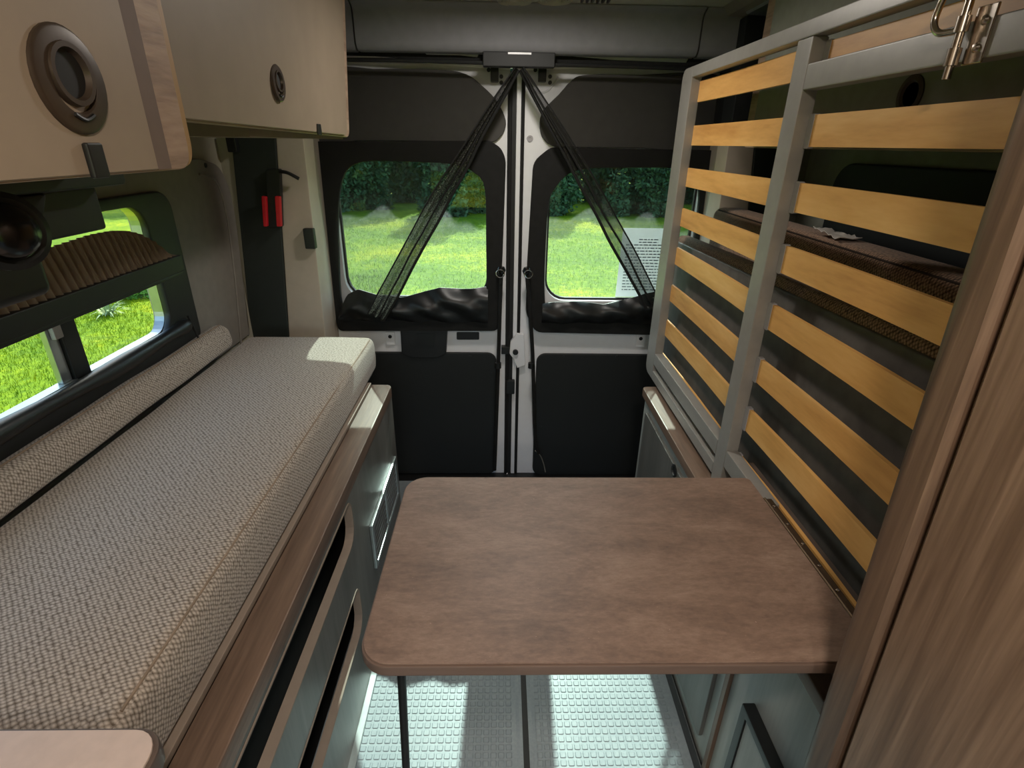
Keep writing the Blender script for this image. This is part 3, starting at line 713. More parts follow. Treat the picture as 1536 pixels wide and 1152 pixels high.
b = plate(bmesh.new(), 'z', 0.652, BZ, rrect(-0.455, BX + 0.004, BY0, BY1, [0.022, .002, .002, .002], 5), bev=0.004); finish('bench_edge', b, MT['walnut_y'], t, True)
b = plate(bmesh.new(), 'z', 0.662, BZ + 0.006, rrect(-0.492, -0.456, BY0, BY1 + 0.002, 0.003, 2), bev=0.002); finish('bench_rail', b, MT['taupe'], t, True)
finish('bench_top', bmbox(XL + 0.004, -0.493, BY0, 1.90, 0.66, BZ), MT['black_panel'], t)
finish('kick_strip', bmbox(BX - 0.03, BX - 0.02, BY0, BY1, 0.0, 0.02), MT['rubber'], t)
# vent grille on the bench front
vy0, vy1, vz0, vz1 = 1.275, 1.668, 0.270, 0.436
b = plate(bmesh.new(), 'x', BX, BX + 0.010, rrect(vy0, vy1, vz0, vz1, 0.004, 2), [rrect(vy0 + .02, 1.462, vz0 + .016, vz1 - .02, .003, 2), rrect(1.480, vy1 - .02, vz0 + .016, vz1 - .02, .003, 2)], 0.002)
vg = finish('vent_grille', b, MT['alu'], t, True)
for (ya, yb) in ((vy0 + .02, 1.462), (1.480, vy1 - .02)):
    for k in range(7):
        z = vz0 + 0.022 + k * 0.0185; bm = bmesh.new(); box(bm, BX + 0.001, BX + 0.009, ya, yb, z, z + 0.003)
        bmesh.ops.rotate(bm, verts=bm.verts, cent=(BX + .005, 0, z), matrix=Matrix.Rotation(math.radians(-28), 3, 'Y')); finish('louvre', bm, MT['alu'], vg)
finish('vent_backing', bmbox(BX + 0.0002, BX + 0.001, vy0 + 0.01, vy1 - 0.01, vz0 + 0.01, vz1 - 0.01), MT['black'], vg)

def cush_disp(x0, x1, y0, y1, z0, z1, crown, seed):
    def f(p):
        u = (p.x - x0) / (x1 - x0) * 2 - 1; v = (p.y - y0) / (y1 - y0) * 2 - 1; h = (p.z - z0) / (z1 - z0)
        d = crown * max(0, 1 - u ** 4) * max(0, 1 - v ** 6) * h
        d += 0.003 * noise.noise((p.x * 6 + seed, p.y * 5, p.z * 6)) * h
        return Vector((0.006 * max(0, u) * math.sin(h * math.pi), 0, d))
    return f
CX0, CX1, CY0, CY1, CZ0, CZ1 = -0.915, -0.462, 0.415, 1.845, 0.702, 0.832
b = soft_box(CX0, CX1, CY0, CY1, CZ0, CZ1, 0.022, (16, 60, 4), cush_disp(CX0, CX1, CY0, CY1, CZ0, CZ1, 0.010, 1.0))
cu = thing('bench_cushion', 'long flat taupe woven seat cushion on the bench cabinet', 'cushion', ((CX0 + CX1) / 2, (CY0 + CY1) / 2, CZ0))
finish('cover', b, MT['weave'], cu, True)
pp = [(CX1 - 0.008, CY0 + 0.03, CZ1 - 0.005), (CX1 - 0.008, CY1 - 0.03, CZ1 - 0.005), (CX1 - 0.03, CY1 - 0.008, CZ1 - 0.005), (CX0 + 0.03, CY1 - 0.008, CZ1 - 0.005)]
finish('seam', tube(bmesh.new(), [Vector(p) + Vector((0, 0, 0.0005)) for p in pp], 0.0022, 6), MT['seam'], cu, True)
# bolster under the window
def bol_disp(p):
    h = (p.z - 0.80) / 0.16
    return Vector((-0.018 * h, 0, 0.004 * noise.noise((p.x * 5, p.y * 4, 2))))
bl = thing('bolster', 'narrow taupe woven bolster cushion leaning under the side window', 'cushion', (-0.93, 0.9, 0.80))
finish('cover', soft_box(-0.938, -0.878, 0.41, 1.70, 0.846, 0.925, 0.028, (4, 50, 5), bol_disp), MT['weave'], bl, True)
finish('seam', tube(bmesh.new(), [(-0.915, 0.44, 0.9265), (-0.915, 1.675, 0.9265)], 0.002, 6), MT['seam'], bl, True)
# rolled black shade lying on the window sill
pts = bezier([(XL + 0.038, y, 0.972 + 0.003 * math.sin(y * 9)) for y in (0.25, 0.6, 0.9, 1.2, 1.45, 1.53)], 5)
rs = [0.019 + 0.003 * math.sin(i * 0.9) for i in range(len(pts))]
rs_ = thing('rolled_shade', 'rolled black window shade lying along the side window sill', 'shade', (XL + 0.04, 0.9, 0.935))
finish('roll', tube(bmesh.new(), pts, rs, 14), MT['black_satin'], rs_, True)
c0 = Vector(px(288, 505, XL + 0.05)); finish('pull_cord', tube(bmesh.new(), [(XL + 0.045, 1.535, 1.0), (XL + 0.05, 1.545, 0.95), (XL + 0.055, 1.55, 0.91)], 0.003, 6), MT['black'], rs_, True)

# pleated shade hanging half down over the left window
sx = -0.885
s0 = thing('pleated_shade', 'brown ribbed window shade with dark bottom rail, partly lowered', 'shade', (sx, 0.9, 1.17))
pr = [(px(u, v, sx).y, px(u, v, sx).z) for u, v in ((0, 395), (75, 371), (135, 352), (167, 346), (190, 346), (208, 350), (234, 364), (256, 386))]
def top_at(y):
    for (a, za), (b_, zb) in zip(pr, pr[1:]):
        if a <= y <= b_: return za + (zb - za) * (y - a) / (b_ - a)
    return pr[0][1] if y < pr[0][0] else pr[-1][1]
zr = px(100, 434, sx).z; zrb = px(117, 470, sx).z; ye = pr[-1][0] - 0.002; n = 104
bm = bmesh.new(); prev = None
for k in range(n + 1):
    y = 0.36 + (ye - 0.36) * k / n; xx = sx + (0.005 if k % 2 else -0.005); zt = max(top_at(y), zr + 0.002)
    ring = [bm.verts.new((xx + 0.02 * j / 4, y, zt + (zr - zt) * j / 4)) for j in range(5)]
    if prev:
        for j in range(4): bm.faces.new((prev[j], ring[j], ring[j + 1], prev[j + 1]))
    prev = ring
g = bmesh.ops.extrude_face_region(bm, geom=bm.faces[:]); bmesh.ops.translate(bm, verts=[e for e in g['geom'] if isinstance(e, bmesh.types.BMVert)], vec=(-0.002, 0, 0))
finish('pleats', bm, MT['pleat'], s0)
zr2 = px(255, 409, sx + 0.02).z
finish('bottom_rail', bmbox(sx + 0.008, sx + 0.030, 0.36, ye + 0.004, zrb + 0.010, zr, 0.004), MT['black'], s0, True)
finish('rail_lip', bmbox(sx + 0.006, sx + 0.022, 0.36, ye + 0.002, zrb, zrb + 0.009, 0.002), MT['black_satin'], s0, True)

# ================================================================== COUNTER (near left)
t = thing('counter_unit', 'pale pinkish counter with dark edge and rounded corner beside the bench cushion', 'counter', (-0.66, 0.05, 0))
finish('body', bmbox(XL + 0.004, -0.40, -0.45, 0.385, 0.0, 0.835), MT['grey_face'], t)
oc = rrect(XL + 0.004, -0.372, -0.45, 0.400, [0.035, .002, .002, .002], 6)
b = plate(bmesh.new(), 'z', 0.838, 0.866, oc, bev=0.003); finish('edge_band', b, MT['counter_edge'], t, True)
oc2 = rrect(XL + 0.006, -0.377, -0.448, 0.395, [0.032, .002, .002, .002], 6)
b = plate(bmesh.new(), 'z', 0.866, 0.870, oc2, bev=0.001); finish('worktop', b, MT['counter'], t, True)

# ================================================================== TABLE
TZ = 0.8267; TX0, TX1, TY0, TY1 = -0.197, 0.541, 0.507, 0.962
t = thing('folding_table', 'brown mottled laminate table with rounded corners hinged at the slatted frame', 'table', (0.17, 0.73, 0.0))
ot = rrect(TX0, TX1, TY0, TY1, [0.012, .045, .045, .012], 8)
b = plate(bmesh.new(), 'z', TZ - 0.022, TZ - 0.003, ot, bev=0.003); finish('edge_band', b, MT['table_edge'], t, True)
b = plate(bmesh.new(), 'z', TZ - 0.003, TZ, rrect(TX0 + .003, TX1 - .001, TY0 + .003, TY1 - .003, [0.012, .043, .043, .012], 8), bev=0.0012); finish('table_top', b, MT['table'], t, True)
finish('leg', tube(bmesh.new(), [(-0.142, 0.545, TZ - 0.023), (-0.16, 0.56, 0.40), (-0.175, 0.575, 0.006)], 0.0065, 10), MT['black'], t, True)
finish('leg_foot', lathe(bmesh.new(), [(0.0, 0.0), (0.014, 0.0), (0.013, 0.012), (0.007, 0.02)], (-0.175, 0.575, 0.0), (0, 0, 1), 14), MT['rubber'], t, True)
h = finish('hinge', bmbox(0.5415, 0.556, TY0 + 0.01, 0.885, TZ - 0.004, TZ - 0.001), MT['bronze'], t)
finish('hinge_knuckle', tube(bmesh.new(), [(0.5415, TY0 + 0.01, TZ - 0.0005), (0.5415, 0.885, TZ - 0.0005)], 0.0032, 8), MT['bronze'], h, True)
for k in range(7): finish('hinge_screw', lathe(bmesh.new(), [(0.0035, 0), (0.003, 0.0016), (0, 0.002)], (0.550, 0.53 + 0.055 * k, TZ - 0.001), (0, 0, 1), 10), MT['steel'], h, True)

# ================================================================== RIGHT CABINET
FX = 0.523
t = thing('right_cabinet', 'low grey cabinet with walnut top edge under the slatted frame', 'cabinet', (0.78, 1.1, 0.0))
finish('front_panel', bmbox(FX, FX + 0.018, 0.54, 1.715, 0.03, 0.66), MT['pale_face'], t)
finish('end_panel', bmbox(FX + 0.019, XR - 0.004, 1.697, 1.715, 0.03, 0.66), MT['grey_face'], t)
b = plate(bmesh.new(), 'z', 0.662, BZ, rrect(0.508, XR - 0.004, 0.54, 1.725, [0.004, .018, .004, .004], 5), bev=0.004); finish('cabinet_top', b, MT['walnut_y'], t, True)
finish('plinth', bmbox(FX - 0.002, FX + 0.04, 0.54, 1.71, 0.0, 0.03), MT['black'], t)
finish('base_rail', bmbox(0.512, FX - 0.003, 0.54, 1.71, 0.0, 0.05, 0.004), MT['black_satin'], t, True)
dr = finish('door', plate(bmesh.new(), 'x', FX - 0.012, FX - 0.0005, rrect(0.86, 1.66, 0.10, 0.625, 0.012), bev=0.003), MT['grey_face'], t, True)
a = px(1012, 706, FX - 0.012); finish('door_catch', lathe(bmesh.new(), [(0.020, 0), (0.020, -0.003), (0.014, -0.004), (0.012, 0.0), (0, 0.0)], (FX - 0.0125, a.y, a.z), (1, 0, 0), 20), MT['black'], dr, True)
finish('batten', bmbox(FX - 0.010, FX - 0.0005, 0.800, 0.816, 0.06, 0.655), MT['walnut'], t)
ap = finish('control_panel_frame', plate(bmesh.new(), 'x', FX - 0.026, FX - 0.0005, rrect(0.545, 0.712, 0.15, 0.450, 0.004, 2), [rrect(0.56, 0.690, 0.17, 0.430, 0.003, 2)], 0.002), MT['black'], t, True)
finish('control_panel', bmbox(FX - 0.022, FX - 0.001, 0.5605, 0.6895, 0.1705, 0.4295), MT['pale_face'], ap)
# riser behind the table hinge
finish('riser', bmbox(0.545, 0.557, 0.545, 0.884, BZ + 0.001, TZ - 0.005), MT['counter_edge'], t)
finish('upper_riser', bmbox(0.590, 0.600, 0.545, 1.06, BZ + 0.001, 0.80), MT['counter_edge'], t)

# ================================================================== SLATTED FRAME
FXF = 0.548; FT = 0.030
t = thing('slatted_bed_frame', 'folded up grey metal bed frame with birch wooden slats and bolt latch', 'bed frame', (0.565, 1.17, BZ))
def fbar(name, y0, y1, z0, z1, x0=FXF, x1=FXF + FT): return finish(name, bmbox(x0, x1, y0, y1, z0, z1, 0.003, 2), MT['frame'], t, True)
YE, YN = 1.848, 0.515
# outer tube: end post with rounded corners + long rails
oo = rrect(YN, YE, 0.709, 1.690, [0.035, .01, .01, .035], 5)
b = plate(bmesh.new(), 'x', FXF, FXF + FT, rrect(1.756, YE, 0.709, 1.690, [0.022, 0, 0, .022], 5) if False else round_poly([(1.757, 0.7095), (YE, 0.7095), (YE, 1.690), (1.757, 1.690)], [0, .04, .03, 0], 5), bev=0.003); finish('end_post', b, MT['frame'], t, True)
fbar('top_rail', YN, 1.757, 1.661, 1.690); fbar('middle_post', 1.098, 1.152, BZ + 0.001, 1.661)
fbar('bottom_rail', 0.885, 1.0975, 0.765, 0.810); fbar('bottom_rail', 1.1525, 1.757, 0.765, 0.808); fbar('lower_rail', 1.1525, 1.757, 0.7095, 0.742)
fbar('cross_bar', YN, 1.0975, 1.576, 1.618); fbar('near_post', YN - 0.045, YN - 0.0005, BZ + 0.001, 1.690)
def slat_mesh(y0, y1):
    def fn(u, v):
        y = y0 + (y1 - y0) * u; return Vector((0.5735 + 0.004 * math.sin(u * math.pi), y, v * 0.054))
    bm = grid_surface(fn, 8, 1); g = bmesh.ops.extrude_face_region(bm, geom=bm.faces[:])
    bmesh.ops.translate(bm, verts=[e for e in g['geom'] if isinstance(e, bmesh.types.BMVert)], vec=(0.008, 0, 0)); return bm
TOPS = [1.652, 1.536, 1.419, 1.300, 1.178, 1.054, 0.930, 0.806]
for (y0, y1, cy) in ((1.156, 1.797, (1.788,)), (YN + 0.004, 1.086, (1.088,))):
    first = None; cap0 = None
    for zt in TOPS:
        if first is None:
            b = slat_mesh(y0, y1); bmesh.ops.translate(b, verts=b.verts, vec=(0, 0, zt - 0.054)); first = finish('slat', b, MT['slat'], t, True); s = first; z_first = zt
        else: s = copy_obj(first, t, Vector((0, 0, zt - z_first)))
        if zt == TOPS[0] and y0 < 1 : pass
        for c in cy:
            if cap0 is None or cap0[0] is not first:
                b = plate(bmesh.new(), 'x', 0.5725, 0.583, rrect(c - 0.012 + (0.0 if c > 1.5 else 0.004), c + 0.009, z_first - 0.057, z_first + 0.002, 0.003, 2)); k = finish('slat_cap', b, MT['slat_cap'], s); cap0 = (first, k, s)
            else: copy_obj(cap0[1], s, Vector((0, 0, zt - z_first)))
# barrel bolt on the cross bar
lb = px(1440, 50, FXF - 0.012)
bp = finish('latch_plate', bmbox(FXF - 0.003, FXF, lb.y - 0.033, lb.y - 0.004, 1.572, 1.630, 0.001), MT['steel'], t)
bp2 = bp
bt = finish('latch_bolt', tube(bmesh.new(), [(FXF - 0.012, lb.y, 1.558), (FXF - 0.012, lb.y, 1.66)], 0.0048, 12), MT['steel'], t, True)
finish('bolt_guide', tube(bmesh.new(), [(FXF - 0.012, lb.y, 1.572), (FXF - 0.012, lb.y, 1.590)], 0.0075, 12), MT['steel'], bt, True)
finish('bolt_guide', tube(bmesh.new(), [(FXF - 0.012, lb.y, 1.606), (FXF - 0.012, lb.y, 1.622)], 0.0075, 12), MT['steel'], bt, True)
finish('bolt_handle', tube(bmesh.new(), bezier([(FXF - 0.014, lb.y, 1.608), (FXF - 0.018, lb.y + 0.025, 1.609), (FXF - 0.020, lb.y + 0.036, 1.618), (FXF - 0.020, lb.y + 0.038, 1.632), (FXF - 0.020, lb.y + 0.028, 1.652), (FXF - 0.016, lb.y, 1.656)], 6), 0.004, 10), MT['steel'], bt, True)
for zz in (1.588, 1.615): finish('plate_screw', lathe(bmesh.new(), [(0.0055, 0), (0.004, -0.003), (0, -0.004)], (FXF - 0.003, lb.y - 0.02, zz), (1, 0, 0), 12), MT['steel'], bp, True)

# stored cushions behind the slats
t = thing('backrest_cushion', 'thick brown woven backrest cushion standing behind the wooden slats', 'cushion', (0.80, 1.25, BZ))
finish('cover', soft_box(0.735, 0.845, 0.48, 1.93, BZ + 0.001, 1.29, 0.03, (4, 40, 16)), MT['weave_brown'], t, True)
finish('seam', tube(bmesh.new(), [(0.7445, 0.52, 1.2825), (0.7445, 1.89, 1.2825)], 0.0025, 6), MT['seam_dark'], t, True)
def tilt(p): return Vector((0.02 * (p.z - BZ) / 0.47, 0, -0.035 * (p.y - 0.5) / 1.4 * max(0, (p.z - BZ) / 0.47)))
t = thing('mattress_pad', 'thin folded mattress pad with dark grey backing and woven edge behind the slats', 'mattress', (0.65, 1.25, BZ))
finish('cover', soft_box(0.618, 0.664, 0.48, 1.97, BZ + 0.001, 1.228, 0.015, (3, 30, 10), tilt), MT['weave_brown'], t, True)
b = soft_box(0.6125, 0.622, 0.49, 1.96, BZ + 0.004, 1.206, 0.004, (2, 20, 8), tilt); finish('backing', b, MT['backing'], t, True)
# crumpled white care label on the backrest cushion
a = px(1258, 337, 0.775)
def lab(u, v): return Vector((a.x - 0.03 + 0.06 * v, a.y - 0.05 + 0.10 * u, 1.2925 + 0.004 + 0.010 * abs(noise.noise((u * 5, v * 4, 1.3))) + 0.012 * u * (1 - v)))
bm = grid_surface(lab, 10, 6); g = bmesh.ops.extrude_face_region(bm, geom=bm.faces[:]); bmesh.ops.translate(bm, verts=[e for e in g['geom'] if isinstance(e, bmesh.types.BMVert)], vec=(0, 0, -0.0015))
tag(finish('care_label', bm, MT['white_tag'], smooth=True), 'crumpled white printed label lying on the brown backrest cushion', 'label')

# ================================================================== WARDROBE PANEL (near right)
t = thing('wardrobe', 'tall walnut wardrobe side with rounded vertical edge next to the table', 'wardrobe', (0.72, 0.0, 0))
WX = 0.425
def wy(z): return 0.463 + 0.047 * (z - 0.67)
bm = bmesh.new()
prof = []
for k in range(9):
    a_ = math.radians(90 * k / 8); prof.append((0.026 * (1 - math.sin(a_)), -0.026 * (1 - math.cos(a_))))
rings = []
for z in (0.0, 0.4, 0.8, 1.2, 1.6, 1.883):
    y0 = wy(z); ring = [bm.verts.new((XR - 0.004 if False else WX + 0.10, y0, z))]
    for (dx, dy) in prof: ring.append(bm.verts.new((WX + dx, y0 + dy, z)))
    ring.append(bm.verts.new((WX, y0 - 0.052, z))); ring.append(bm.verts.new((WX + 0.006, y0 - 0.058, z))); ring.append(bm.verts.new((WX + 0.10, y0 - 0.058, z)))
    rings.append(ring)
for A, B in zip(rings, rings[1:]):
    for k in range(len(A)): bm.faces.new((A[k], A[(k + 1) % len(A)], B[(k + 1) % len(A)], B[k]))
bm.faces.new(rings[0]); bm.faces.new(rings[-1][::-1])
finish('edge_stile', bm, MT['walnut'], t, True)
bm = bmesh.new(); rings = []
for z in (0.0, 1.883):
    y0 = wy(z) - 0.0585; rings.append([bm.verts.new(q) for q in ((WX + 0.012, y0, z), (WX + 0.002, y0 - 0.012, z), (WX + 0.002, -0.6, z), (XR - 0.004, -0.6, z), (XR - 0.004, y0, z))])
for k in range(5): bm.faces.new((rings[0][k], rings[0][(k + 1) % 5], rings[1][(k + 1) % 5], rings[1][k]))
bm.faces.new(rings[0]); bm.faces.new(rings[1][::-1]); finish('side_panel', bm, MT['walnut'], t)

# ================================================================== OVERHEAD CABINETS
def push_latch(parent, x, y, z, r, mat):
    nrm = (1, 0, 0)
    l = finish('push_latch', lathe(bmesh.new(), [(r, 0), (r, 0.002), (r * 0.93, 0.004), (r * 0.62, 0.004), (r * 0.58, 0.0005)], (x, y, z), nrm, 32), mat, parent, True)
    finish('latch_ring', lathe(bmesh.new(), [(r * 0.60, 0.001), (r * 0.58, 0.006), (r * 0.48, 0.006), (r * 0.44, 0.001)], (x, y, z + r * 0.12), nrm, 28), mat, l, True)
    finish('latch_button', lathe(bmesh.new(), [(r * 0.44, 0.0012), (0, 0.0012)], (x, y, z + r * 0.12), nrm, 24), MT['rubber'], l)
    bm = tube(bmesh.new(), bezier([(x + 0.005, y + r * 0.28, z - r * 0.62), (x + 0.005, y, z - r * 0.72), (x + 0.005, y - r * 0.28, z - r * 0.62)], 6), r * 0.04, 6); finish('latch_mark', bm, MT['black'], l, True)
# near cabinet
NX, NZ = -0.362, 1.447; NY1 = 0.672
t = thing('overhead_cabinet', 'near beige overhead cabinet with light wood edge above the counter', 'cabinet', (-0.66, 0.3, NZ))
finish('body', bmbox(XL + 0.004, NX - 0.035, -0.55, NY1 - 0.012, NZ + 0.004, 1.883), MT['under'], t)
yS, yB, yD = px(268, 130, NX).y, px(231, 130, NX).y, px(209, 130, NX).y
oe = round_poly([(-0.55, NZ), (yS, NZ), (yS, 1.883), (-0.55, 1.883)], [0, .025, 0, 0], 6)
b = plate(bmesh.new(), 'x', NX - 0.024, NX - 0.003, oe, bev=0.003); finish('face_frame', b, MT['edge_wood'], t, True)
b = plate(bmesh.new(), 'x', NX - 0.034, NX - 0.0245, round_poly([(-0.55, NZ + .001), (yS + .047, NZ + .001), (yS + .047, 1.883), (-0.55, 1.883)], [0, .028, 0, 0], 6)); finish('edge_strip', b, MT['edge_gold'], t)
dd = finish('door', bmbox(NX - 0.003, NX, -0.54, yD, NZ + 0.002, 1.881, 0.001, 1), MT['beige'], t)
finish('door_edge', bmbox(NX - 0.003, NX - 0.001, yD + 0.0005, yB, NZ + 0.002, 1.881), MT['stile_dark'], t)
lt = px(104, 121, NX); push_latch(dd, NX, lt.y, lt.z, 0.041, MT['latch'])
cp = px(142, 250, NX); finish('door_stop', bmbox(NX, NX + 0.006, cp.y - 0.010, cp.y + 0.010, NZ - 0.001, NZ + 0.028, 0.002), MT['black'], dd, True)
# far cabinet: face leans a little towards the aisle at the top
t = thing('overhead_cabinet', 'smaller beige overhead cabinet above the cushion end beside the rear pillar', 'cabinet', (-0.66, 1.25, 1.49))
FY0, FY1 = 0.70, 1.778; FZ0, FZ1 = 1.492, 1.883; fxb, fxt = -0.450, -0.424
def lean(bm):
    for v in bm.verts:
        if v.co.x > -0.50: v.co.x += (fxt - fxb) * (v.co.z - FZ0) / 0.36
    return bm
b = plate(bmesh.new(), 'x', fxb - 0.024, fxb - 0.008, round_poly([(FY0, FZ0 + 0.012), (FY1, FZ0 - 0.003), (FY1, FZ1), (FY0, FZ1)], [0, .025, 0, 0], 6), bev=0.003); finish('face_frame', lean(b), MT['edge_wood'], t, True)
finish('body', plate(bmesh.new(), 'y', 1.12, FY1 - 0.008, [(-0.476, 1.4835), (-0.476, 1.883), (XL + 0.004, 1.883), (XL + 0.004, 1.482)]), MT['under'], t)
b = plate(bmesh.new(), 'x', fxb - 0.008, fxb, round_poly([(FY0, FZ0 + 0.015), (FY1 - 0.055, FZ0 + 0.002), (FY1 - 0.055, FZ1), (FY0, FZ1)], [0, .022, 0, 0], 6), bev=0.002); dd = finish('door', lean(b), MT['beige'], t, True)
lt = px(415, 125, fxb + 0.006); push_latch(dd, fxb + 0.0075, lt.y, lt.z, 0.033, MT['latch'])
cp = px(476, 188, fxb); finish('door_stop', bmbox(fxb, fxb + 0.006, cp.y - 0.012, cp.y + 0.012, FZ0 - 0.001, FZ0 + 0.024, 0.002), MT['black'], dd, True)
# right overhead cabinet, behind the slatted frame
t = thing('overhead_cabinet', 'dark overhead cabinet on the side wall behind the wooden slats', 'cabinet', (0.9, 1.15, 1.48))
rx = 0.742
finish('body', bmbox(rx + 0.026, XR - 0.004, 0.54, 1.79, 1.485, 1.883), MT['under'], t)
b = plate(bmesh.new(), 'x', rx + 0.010, rx + 0.026, round_poly([(0.54, 1.478), (1.805, 1.478), (1.805, 1.883), (0.54, 1.883)], [0, .025, 0, 0], 6), bev=0.003); finish('face_frame', b, MT['edge_wood'], t, True)
dd = finish('door', plate(bmesh.new(), 'x', rx, rx + 0.010, round_poly([(0.55, 1.482), (1.735, 1.482), (1.735, 1.881), (0.55, 1.881)], [0, .022, 0, 0], 6), bev=0.002), MT['wall_dark'], t, True)
lt = px(1366, 142, rx); finish('push_latch', lathe(bmesh.new(), [(0.033, 0), (0.033, -0.003), (0.024, -0.004), (0.02, 0.0), (0, 0.0)], (rx, lt.y, lt.z), (1, 0, 0), 28), MT['latch'], dd, True)

# swivel mount hanging under the near overhead cabinet
t = thing('swivel_mount', 'black swivel bracket with glossy round knob under the near overhead cabinet', 'bracket', (-0.5, 0.58, 1.33))
k0 = px(22, 348, -0.46)
finish('mount_plate', bmbox(-0.60, -0.475, 0.42, 0.73, 1.425, NZ + 0.003, 0.004), MT['black'], t, True)
b = plate(bmesh.new(), 'x', -0.50, -0.475, [(0.45, 1.425), (0.60, 1.425), (0.575, 1.385), (0.45, 1.385)], bev=0.004); finish('bracket_arm', b, MT['black_panel'], t, True)
finish('upright', bmbox(-0.585, -0.505, 0.60, 0.715, 1.372, 1.4245, 0.004), MT['black'], t, True)
kn = finish('knob', lathe(bmesh.new(), [(0.036, 0.0), (0.036, 0.012), (0.030, 0.016), (0.026, 0.014)], (-0.474, k0.y, k0.z), (0.9, -0.4, 0.1), 32), MT['black'], t, True)
finish('knob_dome', lathe(bmesh.new(), [(0.026, 0.013), (0.023, 0.022), (0.014, 0.028), (0, 0.031)], (-0.474, k0.y, k0.z), (0.9, -0.4, 0.1), 32), MT['black_gloss'], kn, True)
finish('arm_tube', tube(bmesh.new(), [(-0.54, 0.62, 1.385), (-0.62, 0.80, 1.378), (-0.70, 0.93, 1.372)], [0.018, 0.02, 0.018], 12), MT['latch'], t, True)
finish('lower_block', bmbox(-0.60, -0.50, 0.40, 0.60, 1.318, 1.3845, 0.012, 3), MT['black'], t, True)

# red door catch on the dark pillar
a = py(408, 300, 1.985)
t = thing('door_catch', 'black door catch with two red bars on the dark rear pillar', 'catch', (a.x, 1.99, a.z - 0.1))
def PX(u, v, y=1.985): return py(u, v, y)
finish('catch_body', plate(bmesh.new(), 'y', 1.975, 1.999, round_poly([(PX(*q).x, PX(*q).z) for q in ((400, 254), (421, 253), (424, 340), (404, 342))], 0.006), bev=0.003), MT['black'], t, True)
for (u0, u1) in ((392, 399), (412, 420)):
    finish('red_bar', plate(bmesh.new(), 'y', 1.958, 1.975, round_poly([(PX(*q, 1.96).x, PX(*q, 1.96).z) for q in ((u0, 294), (u1, 295), (u1 + 2, 340), (u0 + 3, 340))], 0.004), bev=0.003), MT['red'], t, True)
finish('cable', tube(bmesh.new(), bezier([(PX(420, 257).x, 1.978, PX(420, 257).z), (PX(434, 259).x, 1.97, PX(434, 259).z), (PX(450, 268).x, 1.975, PX(450, 268).z)], 6), 0.006, 8), MT['black'], t, True)
a = py(466, 357, 2.0); tag(finish('hinge_cover', bmbox(a.x - 0.018, a.x + 0.02, 1.978, 2.003, a.z - 0.036, a.z + 0.036, 0.004), MT['black'], smooth=True), 'small black plastic cover on the pale rear pillar', 'cover')
a = py(347, 214, 1.99); tag(finish('bracket_tab', bmbox(a.x - 0.012, a.x + 0.02, 1.976, 1.999, a.z - 0.03, a.z + 0.03, 0.004), MT['black'], smooth=True), 'small black tab at the top of the dark rear pillar', 'bracket')

# ================================================================== REAR WINDOW SHADES
def shade_surround(label, outer, hole, roll):
    t = thing('window_shade_frame', label, 'shade', (outer[0][0], 2.16, 0.73))
    b = plate(bmesh.new(), 'y', 2.158, 2.178, outer, [hole], 0.004); finish('fabric_frame', b, MT['black_fabric'], t, True)
    def fn(u, v):
        x = roll[0] + (roll[1] - roll[0]) * u; zt = np.interp(u, [q[0] for q in roll[2]], [q[1] for q in roll[2]])
        z0 = roll[3]; z = z0 + (zt - z0) * v
        y = 2.155 - 0.030 * math.sin(v * math.pi) - 0.010 * noise.noise((x * 13, z * 22, roll[4])) - 0.005 * math.sin(x * 40 + z * 60)
        return Vector((x, y, z))
    bm = grid_surface(fn, 60, 18); g = bmesh.ops.extrude_face_region(bm, geom=bm.faces[:])
    bmesh.ops.translate(bm, verts=[e for e in g['geom'] if isinstance(e, bmesh.types.BMVert)], vec=(0, 0.003, 0))
    finish('rolled_flap', bm, MT['black_satin'], t, True)
    return t
ysh = 2.158
oL = round_poly(YP([(452, 212), (735, 211), (752, 222), (759, 240), (754, 380), (748, 497), (508, 497), (487, 430), (464, 300)], ysh), [.01, .01, .02, .02, 0, .03, .02, 0, 0], 4)
hL = smooth_poly(YP([(516, 262), (534, 246), (560, 242), (620, 243), (682, 247), (712, 260), (727, 284), (729, 360), (729, 440), (720, 462), (620, 470), (540, 470), (514, 462), (508, 380), (508, 305)], ysh), 4)
zz = lambda v: py(620, v, ysh - 0.03).z
shade_surround('black fabric shade frame with rumpled flap around the rear window by the cushion', oL, hL, (py(508, 450, ysh).x, py(732, 450, ysh).x, [(0, zz(470)), (0.06, zz(446)), (0.14, zz(437)), (0.25, zz(444)), (0.42, zz(449)), (0.56, zz(441)), (0.68, zz(433)), (0.82, zz(436)), (1, zz(432))], 0.79, 1.1))
oR = round_poly(YP([(826, 221), (1108, 226), (1100, 330), (1075, 505), (803, 499), (789, 470), (791, 394), (800, 242)], ysh), [.02, .01, 0, .03, .03, .02, 0, .03], 4)
hR = smooth_poly(YP([(832, 284), (852, 262), (882, 253), (940, 252), (1005, 252), (1032, 258), (1048, 280), (1046, 330), (1034, 400), (1020, 462), (960, 470), (880, 472), (826, 466), (817, 440), (819, 360), (824, 304)], ysh), 4)
shade_surround('black fabric shade frame with rumpled flap around the rear window holding the paper notice', oR, hR, (py(813, 460, ysh).x, py(1030, 450, ysh).x, [(0, zz(456)), (0.2, zz(452)), (0.42, zz(456)), (0.56, zz(450)), (0.7, zz(440)), (0.85, zz(432)), (1, zz(428))], 0.79, 4.7))

